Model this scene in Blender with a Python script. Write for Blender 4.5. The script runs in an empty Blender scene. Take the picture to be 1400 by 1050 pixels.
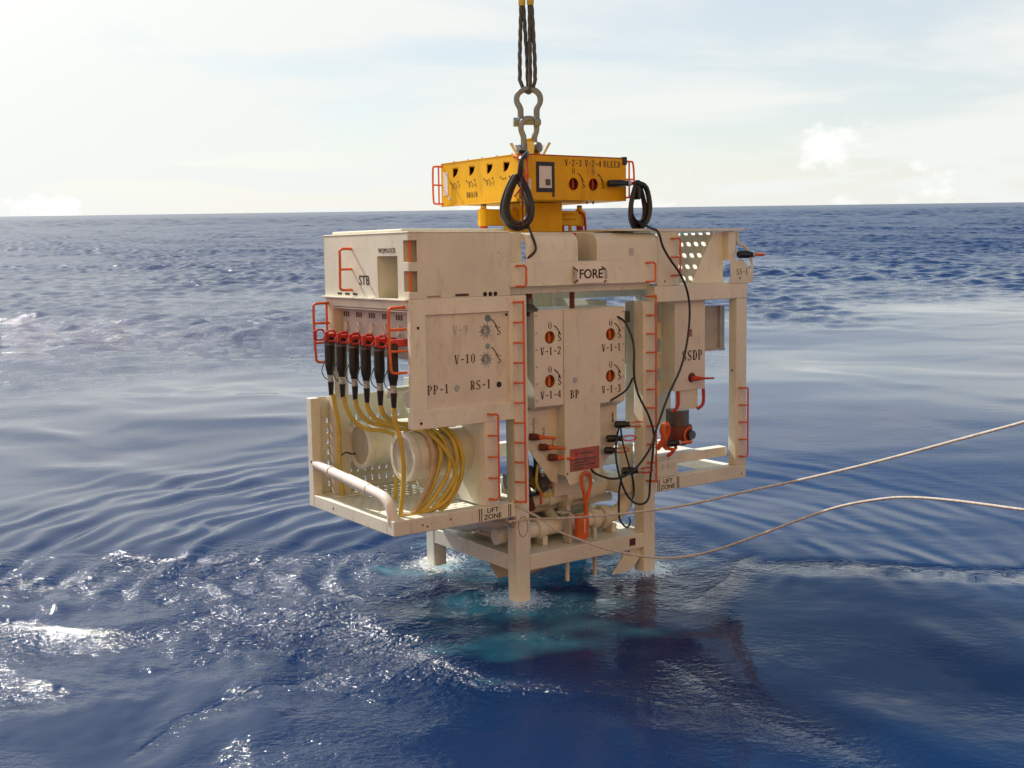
import bpy, bmesh, math, random
import numpy as np
from mathutils import Vector, Matrix
from mathutils.geometry import delaunay_2d_cdt
random.seed(7)
rng = np.random.default_rng(11)
SC = bpy.context.scene
COL = SC.collection
R = math.radians

# ------------------------------------------------------------------ camera
cam_d = bpy.data.cameras.new('camera'); cam_d.sensor_width = 36.0; cam_d.lens = 41.427
cam_d.clip_start = 0.1; cam_d.clip_end = 60000
cam = bpy.data.objects.new('camera', cam_d); COL.objects.link(cam)
cam.matrix_world = Matrix(((0.999901, 0.01407, 0, 0), (-0.002063, 0.146625, -0.98919, 0),
                           (-0.013918, 0.989092, 0.146639, 3.76), (0, 0, 0, 1)))
SC.camera = cam
SC.render.resolution_x = 1024; SC.render.resolution_y = 768

# ------------------------------------------------------------------ sky and sun
SUN_AZ = 44.0      # degrees to the left of the view direction
SUN_EL = 42.0
world = bpy.data.worlds.new('World'); SC.world = world; world.use_nodes = True
nt = world.node_tree; nt.nodes.clear()
def N(tree, kind, **kw):
    n = tree.nodes.new(kind)
    for k, v in kw.items():
        if k in n.inputs: n.inputs[k].default_value = v
        else: setattr(n, k, v)
    return n
def build_sky():
    L = nt.links.new
    out = N(nt, 'ShaderNodeOutputWorld'); bg = N(nt, 'ShaderNodeBackground'); bg.inputs['Strength'].default_value = 0.09
    sky = N(nt, 'ShaderNodeTexSky'); sky.sky_type = 'NISHITA'; sky.sun_disc = False
    sky.sun_elevation = R(SUN_EL); sky.sun_rotation = R(-SUN_AZ); sky.air_density = 1.0; sky.dust_density = 0.3; sky.ozone_density = 1.6
    tc = N(nt, 'ShaderNodeTexCoord'); sep = N(nt, 'ShaderNodeSeparateXYZ'); L(tc.outputs['Generated'], sep.inputs[0])
    za = N(nt, 'ShaderNodeMath', operation='MAXIMUM'); L(sep.outputs['Z'], za.inputs[0]); za.inputs[1].default_value = 0.0
    zb = N(nt, 'ShaderNodeMath', operation='ADD'); L(za.outputs[0], zb.inputs[0]); zb.inputs[1].default_value = 0.11
    dx = N(nt, 'ShaderNodeMath', operation='DIVIDE'); L(sep.outputs['X'], dx.inputs[0]); L(zb.outputs[0], dx.inputs[1])
    dy = N(nt, 'ShaderNodeMath', operation='DIVIDE'); L(sep.outputs['Y'], dy.inputs[0]); L(zb.outputs[0], dy.inputs[1])
    cmb = N(nt, 'ShaderNodeCombineXYZ'); L(dx.outputs[0], cmb.inputs[0]); L(dy.outputs[0], cmb.inputs[1])
    n1 = N(nt, 'ShaderNodeTexNoise'); n1.inputs['Scale'].default_value = 0.55; n1.inputs['Detail'].default_value = 7; n1.inputs['Roughness'].default_value = 0.55
    n1.inputs['Distortion'].default_value = 0.4
    L(cmb.outputs[0], n1.inputs['Vector'])
    r1 = N(nt, 'ShaderNodeMapRange'); r1.interpolation_type = 'SMOOTHSTEP'
    r1.inputs['From Min'].default_value = 0.40; r1.inputs['From Max'].default_value = 0.58
    L(n1.outputs['Fac'], r1.inputs['Value'])
    # the veil thickens towards the horizon, blue opens overhead
    lowm = N(nt, 'ShaderNodeMapRange'); lowm.interpolation_type = 'SMOOTHSTEP'; lowm.inputs['From Min'].default_value = 0.19; lowm.inputs['From Max'].default_value = 0.33
    lowm.inputs['To Min'].default_value = 1.0; lowm.inputs['To Max'].default_value = 0.0; L(sep.outputs['Z'], lowm.inputs['Value'])
    hi = N(nt, 'ShaderNodeMapRange'); hi.interpolation_type = 'SMOOTHSTEP'; L(n1.outputs['Fac'], hi.inputs['Value'])
    hi.inputs['From Min'].default_value = 0.50; hi.inputs['From Max'].default_value = 0.72; hi.inputs['To Max'].default_value = 0.7
    lo = N(nt, 'ShaderNodeMapRange'); lo.inputs['To Min'].default_value = 0.55; lo.inputs['To Max'].default_value = 1.0; L(r1.outputs[0], lo.inputs['Value'])
    cov = N(nt, 'ShaderNodeMix', data_type='FLOAT'); L(lowm.outputs[0], cov.inputs[0]); L(hi.outputs[0], cov.inputs[2]); L(lo.outputs[0], cov.inputs[3])
    # cumulus heaps standing on the horizon, more of them all round
    mp = N(nt, 'ShaderNodeMapping'); mp.inputs['Scale'].default_value = (1, 1, 1.5); mp.inputs['Location'].default_value = (3.1, 0.4, 0.0)
    L(tc.outputs['Generated'], mp.inputs['Vector'])
    n2 = N(nt, 'ShaderNodeTexNoise'); n2.inputs['Scale'].default_value = 11; n2.inputs['Detail'].default_value = 8; n2.inputs['Roughness'].default_value = 0.6
    L(mp.outputs[0], n2.inputs['Vector'])
    zf = N(nt, 'ShaderNodeMapRange'); zf.inputs['From Min'].default_value = 0.0; zf.inputs['From Max'].default_value = 0.11
    zf.inputs['To Min'].default_value = 0.02; zf.inputs['To Max'].default_value = -0.16; L(sep.outputs['Z'], zf.inputs['Value'])
    # one taller heap off to the right
    cd = N(nt, 'ShaderNodeVectorMath', operation='DISTANCE'); L(tc.outputs['Generated'], cd.inputs[0]); cd.inputs[1].default_value = (math.sin(R(15.3))*math.cos(R(2.6)), math.cos(R(15.3))*math.cos(R(2.6)), math.sin(R(2.6)))
    cg = N(nt, 'ShaderNodeMapRange'); cg.interpolation_type = 'SMOOTHSTEP'; L(cd.outputs['Value'], cg.inputs['Value']); cg.inputs['From Min'].default_value = 0.01; cg.inputs['From Max'].default_value = 0.075; cg.inputs['To Min'].default_value = 0.19; cg.inputs['To Max'].default_value = 0.0
    ad0 = N(nt, 'ShaderNodeMath', operation='ADD'); L(n2.outputs['Fac'], ad0.inputs[0]); L(zf.outputs[0], ad0.inputs[1])
    ad = N(nt, 'ShaderNodeMath', operation='ADD'); L(ad0.outputs[0], ad.inputs[0]); L(cg.outputs[0], ad.inputs[1])
    r2 = N(nt, 'ShaderNodeMapRange'); r2.interpolation_type = 'SMOOTHSTEP'; r2.inputs['From Min'].default_value = 0.57; r2.inputs['From Max'].default_value = 0.69; r2.inputs['To Max'].default_value = 0.95
    L(ad.outputs[0], r2.inputs['Value'])
    mx = N(nt, 'ShaderNodeMix', data_type='RGBA')
    sc = N(nt, 'ShaderNodeMix', data_type='RGBA', blend_type='MULTIPLY'); sc.inputs['Factor'].default_value = 1
    L(sky.outputs[0], sc.inputs[6]); sc.inputs[7].default_value = (1, 1, 1, 1)
    # thin cloud scatters forward: brighter round the sun
    dt = N(nt, 'ShaderNodeVectorMath', operation='DOT_PRODUCT'); L(tc.outputs['Generated'], dt.inputs[0])
    dt.inputs[1].default_value = (-math.sin(R(SUN_AZ))*math.cos(R(SUN_EL)), math.cos(R(SUN_AZ))*math.cos(R(SUN_EL)), math.sin(R(SUN_EL)))
    au = N(nt, 'ShaderNodeMapRange'); au.interpolation_type = 'SMOOTHSTEP'; au.interpolation_type = 'LINEAR'; L(dt.outputs['Value'], au.inputs['Value'])
    au.inputs['From Min'].default_value = 0.45; au.inputs['From Max'].default_value = 1.0; au.inputs['To Min'].default_value = 0.0; au.inputs['To Max'].default_value = 1.0
    wide = N(nt, 'ShaderNodeMapRange'); wide.interpolation_type = 'SMOOTHSTEP'; L(dt.outputs['Value'], wide.inputs['Value']); wide.inputs['From Min'].default_value = 0.62; wide.inputs['From Max'].default_value = 0.92
    pw = N(nt, 'ShaderNodeMath', operation='POWER'); L(au.outputs[0], pw.inputs[0]); pw.inputs[1].default_value = 4.8; au = pw
    cc = N(nt, 'ShaderNodeMix', data_type='RGBA'); L(au.outputs[0], cc.inputs['Factor']); cc.inputs[6].default_value = (8.0, 8.2, 7.95, 1); cc.inputs[7].default_value = (17, 17.3, 17.0, 1)
    av = N(nt, 'ShaderNodeMath', operation='MULTIPLY_ADD'); L(wide.outputs[0], av.inputs[0]); av.inputs[1].default_value = 0.85; 
    hz = N(nt, 'ShaderNodeMapRange'); hz.interpolation_type = 'SMOOTHSTEP'; L(sep.outputs['Z'], hz.inputs['Value']); hz.inputs['From Min'].default_value = 0.0; hz.inputs['From Max'].default_value = 0.09; hz.inputs['To Min'].default_value = 0.86; hz.inputs['To Max'].default_value = 0.0
    cm = N(nt, 'ShaderNodeMath', operation='MAXIMUM'); L(cov.outputs[0], cm.inputs[0]); L(hz.outputs[0], cm.inputs[1])
    L(cm.outputs[0], av.inputs[2]); av.use_clamp = True
    L(av.outputs[0], mx.inputs['Factor']); L(sc.outputs[2], mx.inputs[6]); L(cc.outputs[2], mx.inputs[7])
    m2 = N(nt, 'ShaderNodeMix', data_type='RGBA'); L(r2.outputs[0], m2.inputs['Factor'])
    L(mx.outputs[2], m2.inputs[6]); m2.inputs[7].default_value = (9.6, 9.6, 9.4, 1)
    L(m2.outputs[2], bg.inputs['Color']); L(bg.outputs[0], out.inputs[0])
build_sky(); world.cycles.sampling_method = 'NONE'
sun_d = bpy.data.lights.new('sun', 'SUN'); sun_d.energy = 4.7; sun_d.angle = R(0.53); sun_d.color = (1.0, 0.95, 0.87)
sun = bpy.data.objects.new('sun', sun_d); COL.objects.link(sun)
SUN_DIR = Vector((-math.sin(R(SUN_AZ))*math.cos(R(SUN_EL)), math.cos(R(SUN_AZ))*math.cos(R(SUN_EL)), math.sin(R(SUN_EL))))
sun.rotation_euler = SUN_DIR.to_track_quat('Z', 'Y').to_euler(); sun.location = (0, 0, 30)
SC.view_settings.view_transform = 'Standard'; SC.view_settings.look = 'None'
SC.view_settings.exposure = 0.32; SC.view_settings.gamma = 1.0; SC.view_settings.use_curve_mapping = False
SC.render.engine = 'CYCLES'; SC.cycles.use_denoising = True; SC.cycles.denoiser = 'OPENIMAGEDENOISE'; SC.cycles.denoising_input_passes = 'RGB_ALBEDO_NORMAL'; SC.cycles.denoising_prefilter = 'NONE'
SC.cycles.max_bounces = 6; SC.cycles.diffuse_bounces = 3; SC.cycles.glossy_bounces = 3; SC.cycles.sample_clamp_indirect = 1.5; SC.cycles.caustics_reflective = False; SC.cycles.caustics_refractive = False; SC.cycles.blur_glossy = 1.0; SC.cycles.use_adaptive_sampling = False
try: SC.cycles.sampling_pattern = 'BLUE_NOISE'
except Exception: pass

# pose of the hanging module: its own axes (X along the fore face, Y aft, Z up) in the world
MS = Matrix(((0.818159, -0.574991, -0.000938, 0.153109), (0.574637, 0.817596, 0.036451, 11.081412),
             (-0.020192, -0.030362, 0.999335, 0.841518), (0, 0, 0, 1)))

# ------------------------------------------------------------------ materials
def paint(name, col, rough=0.45, var=0.12, scale=6.0, spec=0.4, dirt=0.0, dirtcol=(0.16, 0.11, 0.07), bump=0.0, metal=0.0):
    m = bpy.data.materials.new(name); m.use_nodes = True; t = m.node_tree; L = t.links.new
    b = t.nodes['Principled BSDF']
    tc = N(t, 'ShaderNodeTexCoord')
    n = N(t, 'ShaderNodeTexNoise'); n.inputs['Scale'].default_value = scale; n.inputs['Detail'].default_value = 6; n.inputs['Roughness'].default_value = 0.62
    L(tc.outputs['Object'], n.inputs['Vector'])
    mr = N(t, 'ShaderNodeMapRange'); mr.inputs['From Min'].default_value = 0.3; mr.inputs['From Max'].default_value = 0.7
    mr.inputs['To Min'].default_value = 1-var; mr.inputs['To Max'].default_value = 1+var*0.5
    L(n.outputs['Fac'], mr.inputs['Value'])
    mu = N(t, 'ShaderNodeMix', data_type='RGBA', blend_type='MULTIPLY'); mu.inputs['Factor'].default_value = 1
    mu.inputs[6].default_value = (*col, 1); L(mr.outputs[0], mu.inputs[7])
    last = mu.outputs[2]
    if dirt > 0:
        mp = N(t, 'ShaderNodeMapping'); mp.inputs['Scale'].default_value = (5, 5, 1.5); L(tc.outputs['Object'], mp.inputs['Vector'])
        n2 = N(t, 'ShaderNodeTexNoise'); n2.inputs['Scale'].default_value = 1.6; n2.inputs['Detail'].default_value = 9; n2.inputs['Roughness'].default_value = 0.72
        L(mp.outputs[0], n2.inputs['Vector'])
        r2 = N(t, 'ShaderNodeMapRange'); r2.interpolation_type = 'SMOOTHSTEP'; r2.inputs['From Min'].default_value = 0.51; r2.inputs['From Max'].default_value = 0.76
        r2.inputs['To Max'].default_value = dirt; L(n2.outputs['Fac'], r2.inputs['Value'])
        dm = N(t, 'ShaderNodeMix', data_type='RGBA'); L(r2.outputs[0], dm.inputs['Factor']); L(last, dm.inputs[6]); dm.inputs[7].default_value = (*dirtcol, 1)
        # small chips and scuffs
        n3 = N(t, 'ShaderNodeTexNoise'); n3.inputs['Scale'].default_value = 23; n3.inputs['Detail'].default_value = 5; n3.inputs['Roughness'].default_value = 0.7
        L(tc.outputs['Object'], n3.inputs['Vector'])
        r3 = N(t, 'ShaderNodeMapRange'); r3.inputs['From Min'].default_value = 0.665; r3.inputs['From Max'].default_value = 0.70; r3.inputs['To Max'].default_value = min(1, dirt*1.6)
        L(n3.outputs['Fac'], r3.inputs['Value'])
        d3 = N(t, 'ShaderNodeMix', data_type='RGBA'); L(r3.outputs[0], d3.inputs['Factor']); L(dm.outputs[2], d3.inputs[6]); d3.inputs[7].default_value = (*[c*0.8 for c in dirtcol], 1)
        last = d3.outputs[2]
    oi = N(t, 'ShaderNodeObjectInfo'); om = N(t, 'ShaderNodeMapRange'); om.inputs['To Min'].default_value = 0.93; om.inputs['To Max'].default_value = 1.05; L(oi.outputs['Random'], om.inputs['Value'])
    ov = N(t, 'ShaderNodeMix', data_type='RGBA', blend_type='MULTIPLY'); ov.inputs['Factor'].default_value = 1; L(last, ov.inputs[6]); L(om.outputs[0], ov.inputs[7]); last = ov.outputs[2]
    L(last, b.inputs['Base Color'])
    rr = N(t, 'ShaderNodeMapRange'); rr.inputs['To Min'].default_value = max(0.02, rough-0.1); rr.inputs['To Max'].default_value = rough+0.12
    L(n.outputs['Fac'], rr.inputs['Value']); L(rr.outputs[0], b.inputs['Roughness'])
    b.inputs['Specular IOR Level'].default_value = spec; b.inputs['Metallic'].default_value = metal
    if bump > 0:
        bn = N(t, 'ShaderNodeTexNoise'); bn.inputs['Scale'].default_value = 60; bn.inputs['Detail'].default_value = 4
        L(tc.outputs['Object'], bn.inputs['Vector'])
        bp = N(t, 'ShaderNodeBump'); bp.inputs['Strength'].default_value = bump; bp.inputs['Distance'].default_value = 0.004
        L(bn.outputs['Fac'], bp.inputs['Height']); L(bp.outputs[0], b.inputs['Normal'])
    return m
M = {}
M['cream'] = paint('cream_paint', (0.74, 0.735, 0.625), 0.42, 0.12, 2.2, 0.4, dirt=0.42, dirtcol=(0.36, 0.24, 0.14), bump=0.10)
M['panel'] = paint('panel_paint', (0.74, 0.705, 0.60), 0.45, 0.10, 2.5, 0.35, dirt=0.4, dirtcol=(0.33, 0.21, 0.13), bump=0.08)
M['white'] = paint('white_plastic', (0.80, 0.76, 0.68), 0.4, 0.08, 4, dirt=0.18)
M['yellow'] = paint('yellow_paint', (0.80, 0.44, 0.008), 0.45, 0.12, 3, 0.2, dirt=0.4, dirtcol=(0.22, 0.10, 0.02), bump=0.04)
M['orange'] = paint('orange_paint', (0.72, 0.14, 0.03), 0.45, 0.18, 8, 0.4, dirt=0.3, dirtcol=(0.2, 0.04, 0.015))
M['brass'] = paint('brass_orange', (0.40, 0.17, 0.035), 0.45, 0.25, 12)
M['red'] = paint('red_paint', (0.48, 0.035, 0.02), 0.42, 0.15, 9)
M['rust'] = paint('red_primer', (0.16, 0.035, 0.022), 0.6, 0.3, 14)
M['black'] = paint('black_rubber', (0.012, 0.013, 0.014), 0.38, 0.3, 12, 0.5)
M['ink'] = paint('black_stencil', (0.02, 0.018, 0.016), 0.6, 0.5, 40, 0.3, dirt=0.45, dirtcol=(0.34, 0.29, 0.23))
M['grease'] = paint('worn_stencil', (0.10, 0.07, 0.045), 0.6, 0.5, 40, 0.3, dirt=0.6, dirtcol=(0.42, 0.36, 0.28))
M['steel'] = paint('grey_steel', (0.20, 0.25, 0.30), 0.45, 0.25, 15, 0.5, metal=0.15)
M['dark_steel'] = paint('dark_steel', (0.14, 0.14, 0.14), 0.42, 0.25, 15, 0.5, metal=0.6)
M['galv'] = paint('galvanised', (0.45, 0.46, 0.46), 0.5, 0.2, 12, 0.5, metal=0.3)
M['wire'] = paint('wire_rope', (0.07, 0.08, 0.085), 0.55, 0.5, 60, 0.5, bump=0.6)
M['ferrule'] = paint('ferrule_yellow', (0.55, 0.45, 0.10), 0.5, 0.2, 20)
M['cable'] = paint('yellow_cable', (0.60, 0.45, 0.07), 0.42, 0.22, 9, 0.5, dirt=0.45, dirtcol=(0.28, 0.17, 0.06))
M['tan_cable'] = paint('tan_cable', (0.50, 0.36, 0.22), 0.5, 0.2, 9)
M['rope'] = paint('white_rope', (0.60, 0.56, 0.50), 0.75, 0.3, 40, 0.2, dirt=0.6, dirtcol=(0.2, 0.17, 0.14), bump=0.5)
M['paper'] = paint('paper_notice', (0.72, 0.70, 0.70), 0.6, 0.06, 20)
M['tape'] = paint('black_tape', (0.02, 0.02, 0.022), 0.45, 0.3, 20)
M['placard'] = paint('red_placard', (0.42, 0.13, 0.11), 0.5, 0.35, 16)
M['dull'] = paint('grey_plate', (0.50, 0.48, 0.45), 0.5, 0.2, 8)
M['drum_face'] = paint('drum_face', (0.42, 0.40, 0.33), 0.55, 0.15, 8)
M['grime'] = paint('worn_patch', (0.36, 0.22, 0.12), 0.7, 0.4, 18)
M['brown'] = paint('brown_square', (0.10, 0.03, 0.03), 0.6, 0.2, 18)
M['smudge'] = paint('dark_smudge', (0.12, 0.10, 0.09), 0.7, 0.5, 30)

# ------------------------------------------------------------------ mesh helpers
class G:
    def __init__(s): s.v = []; s.f = []
    def add(s, vs, fs):
        o = len(s.v); s.v += [tuple(v) for v in vs]; s.f += [tuple(i+o for i in f) for f in fs]; return s
    def box(s, x0, x1, y0, y1, z0, z1):
        return s.add([(x0,y0,z0),(x1,y0,z0),(x1,y1,z0),(x0,y1,z0),(x0,y0,z1),(x1,y0,z1),(x1,y1,z1),(x0,y1,z1)],
                     [(0,3,2,1),(4,5,6,7),(0,1,5,4),(1,2,6,5),(2,3,7,6),(3,0,4,7)])
    def prism(s, poly, h0, h1, f):      # f(u,v,h)->xyz
        n = len(poly)
        vs = [f(u,v,h0) for u,v in poly]+[f(u,v,h1) for u,v in poly]
        return s.add(vs, [tuple(range(n))[::-1], tuple(range(n,2*n))]+[(i,(i+1)%n,n+(i+1)%n,n+i) for i in range(n)])
    def tube(s, pts, r, n=8, sub=4, caps=True, closed=False):
        P = [Vector(p) for p in pts]
        rs = r if isinstance(r,(list,tuple)) else [r]*len(P)
        if sub > 1 and len(P) > 2:
            Q = []; q = []; m = len(P)
            for i in range(m if closed else m-1):
                if closed: p0,p1,p2,p3 = P[i-1],P[i],P[(i+1)%m],P[(i+2)%m]; a,b_ = rs[i],rs[(i+1)%m]
                else: p0,p1,p2,p3 = P[max(i-1,0)],P[i],P[i+1],P[min(i+2,m-1)]; a,b_ = rs[i],rs[i+1]
                for k in range(sub):
                    t = k/sub
                    Q.append(0.5*((2*p1)+(p2-p0)*t+(2*p0-5*p1+4*p2-p3)*t*t+(3*p1-p0-3*p2+p3)*t**3)); q.append(a+(b_-a)*t)
            if not closed: Q.append(P[-1]); q.append(rs[-1])
            P, rs = Q, q
        m = len(P); vs = []; T = []
        for i in range(m):
            if closed: d = P[(i+1)%m]-P[i-1]
            else: d = P[min(i+1,m-1)]-P[max(i-1,0)]
            T.append(d.normalized() if d.length > 1e-9 else Vector((0,0,1)))
        u = T[0].orthogonal().normalized()
        for i in range(m):
            u = (u-T[i]*u.dot(T[i]))
            u = u.normalized() if u.length > 1e-6 else T[i].orthogonal().normalized()
            w = T[i].cross(u)
            for k in range(n):
                a = 2*math.pi*k/n; vs.append(P[i]+(u*math.cos(a)+w*math.sin(a))*rs[i])
        fs = []
        for i in range(m if closed else m-1):
            j = (i+1)%m
            for k in range(n): fs.append((i*n+k, i*n+(k+1)%n, j*n+(k+1)%n, j*n+k))
        if caps and not closed: fs += [tuple(range(n))[::-1], tuple((m-1)*n+k for k in range(n))]
        return s.add(vs, fs)
    def lathe(s, prof, c, ax, n=24, cap0=True):     # prof [(r,h)] along axis ax from point c
        ax = Vector(ax).normalized(); u = ax.orthogonal().normalized(); w = ax.cross(u); c = Vector(c)
        vs = []; m = len(prof)
        for r_,h in prof:
            for k in range(n):
                a = 2*math.pi*k/n; vs.append(c+ax*h+(u*math.cos(a)+w*math.sin(a))*max(r_,1e-4))
        fs = [(i*n+k, i*n+(k+1)%n, (i+1)*n+(k+1)%n, (i+1)*n+k) for i in range(m-1) for k in range(n)]
        fs += ([tuple(range(n))[::-1]] if cap0 else [])+[tuple((m-1)*n+k for k in range(n))]
        return s.add(vs, fs)
    def plate(s, outer, holes, h0, h1, f):
        """flat plate with through holes; f(u,v,h)->xyz"""
        pts = []; edges = []; faces = []
        def loop(poly):
            if sum(poly[i-1][0]*poly[i][1]-poly[i][0]*poly[i-1][1] for i in range(len(poly))) < 0: poly = poly[::-1]
            o = len(pts); n = len(poly); pts.extend(Vector(p) for p in poly)
            edges.extend((o+i, o+(i+1)%n) for i in range(n)); faces.append([o+i for i in range(n)])
        loop(outer)
        for h in holes: loop(h)
        vo, eo, fo, ov, oe, of = delaunay_2d_cdt(pts, edges, faces, 0, 1e-6)
        tri = [t for t, o in zip(fo, of) if 0 in o and len(o) == 1]
        n = len(vo)
        vs = [f(p.x,p.y,h0) for p in vo]+[f(p.x,p.y,h1) for p in vo]
        fs = [tuple(t) for t in tri]+[tuple(i+n for i in t[::-1]) for t in tri]
        cnt = {}
        for t in tri:
            for i in range(len(t)):
                a, b = t[i], t[(i+1)%len(t)]; cnt[(a,b)] = cnt.get((a,b),0)+1
        for (a,b) in cnt:
            if (b,a) not in cnt: fs.append((b,a,a+n,b+n))
        return s.add(vs, fs)
def ring(cx, cy, r, n=16, ry=None): return [(cx+r*math.cos(2*math.pi*k/n), cy+(ry or r)*math.sin(2*math.pi*k/n)) for k in range(n)]
def rect(x0, x1, y0, y1): return [(x0,y0),(x1,y0),(x1,y1),(x0,y1)]
def slot(cx, cy, w, h, n=4):
    r = min(w,h)/2
    if h >= w:
        return [(cx+r*math.cos(math.pi*k/n), cy+h/2-r+r*math.sin(math.pi*k/n)) for k in range(n+1)]+[(cx-r*math.cos(math.pi*k/n), cy-h/2+r-r*math.sin(math.pi*k/n)) for k in range(n+1)]
    return [(cx+w/2-r+r*math.sin(math.pi*k/n), cy-r*math.cos(math.pi*k/n)) for k in range(n+1)]+[(cx-w/2+r-r*math.sin(math.pi*k/n), cy+r*math.cos(math.pi*k/n)) for k in range(n+1)]
FY = lambda u, v, h: (u, h, v)       # plate facing fore: u=X, v=Z, h=Y
FX = lambda u, v, h: (h, u, v)       # plate facing starboard: u=Y, v=Z, h=X
FZ = lambda u, v, h: (u, v, h)

class T:                             # a thing: Empty at its base, parts built in module axes (or world axes)
    def __init__(s, name, label, cat, base=(0,0,0), group=None, world=False):
        o = bpy.data.objects.new(name, None); COL.objects.link(o); s.o = o; s.base = Vector(base)
        o.matrix_world = Matrix.Translation(base) if world else MS @ Matrix.Translation(base)
        o['label'] = label; o['category'] = cat
        if group: o['group'] = group
        o.empty_display_size = 0.1
def finish(me, mat, smooth):
    me.materials.append(M[mat])
    if smooth:
        me.polygons.foreach_set('use_smooth', [True]*len(me.polygons))
        try: me.set_sharp_from_angle(angle=R(38))
        except Exception: pass
def part(name, g, mat, thing, parent=None, smooth=False, bevel=0.0, label=None):
    me = bpy.data.meshes.new(name)
    b = thing.base
    me.from_pydata([(v[0]-b.x, v[1]-b.y, v[2]-b.z) for v in g.v], [], g.f)
    bm = bmesh.new(); bm.from_mesh(me); bmesh.ops.recalc_face_normals(bm, faces=bm.faces); bm.to_mesh(me); bm.free()
    finish(me, mat, smooth)
    o = bpy.data.objects.new(name, me); COL.objects.link(o); o.parent = parent or thing.o
    if bevel:
        md = o.modifiers.new('bevel', 'BEVEL'); md.width = bevel; md.segments = 2; md.limit_method = 'ANGLE'; md.angle_limit = R(40)
    if label: o['label'] = label
    return o
# lettering ---------------------------------------------------------
def sans(thing, text, size, org, ux, uz, mat, parent, name='lettering', bold=0.0, sx=1.0, align='CENTER'):
    c = bpy.data.curves.new('text', 'FONT'); c.body = text; c.size = size; c.align_x = align; c.align_y = 'CENTER'; c.extrude = 0.0008; c.offset = bold
    c.space_line = 0.95
    t = bpy.data.objects.new('text', c); COL.objects.link(t)
    dg = bpy.context.evaluated_depsgraph_get()
    me0 = bpy.data.meshes.new_from_object(t.evaluated_get(dg))
    ux = Vector(ux); uz = Vector(uz); nn = ux.cross(uz); org = Vector(org)
    g = G(); g.add([org+ux*(v.co.x*sx)+uz*v.co.y+nn*v.co.z for v in me0.vertices], [tuple(p.vertices) for p in me0.polygons])
    bpy.data.objects.remove(t); bpy.data.curves.remove(c); bpy.data.meshes.remove(me0)
    return part(name, g, mat, thing, parent)
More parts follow.
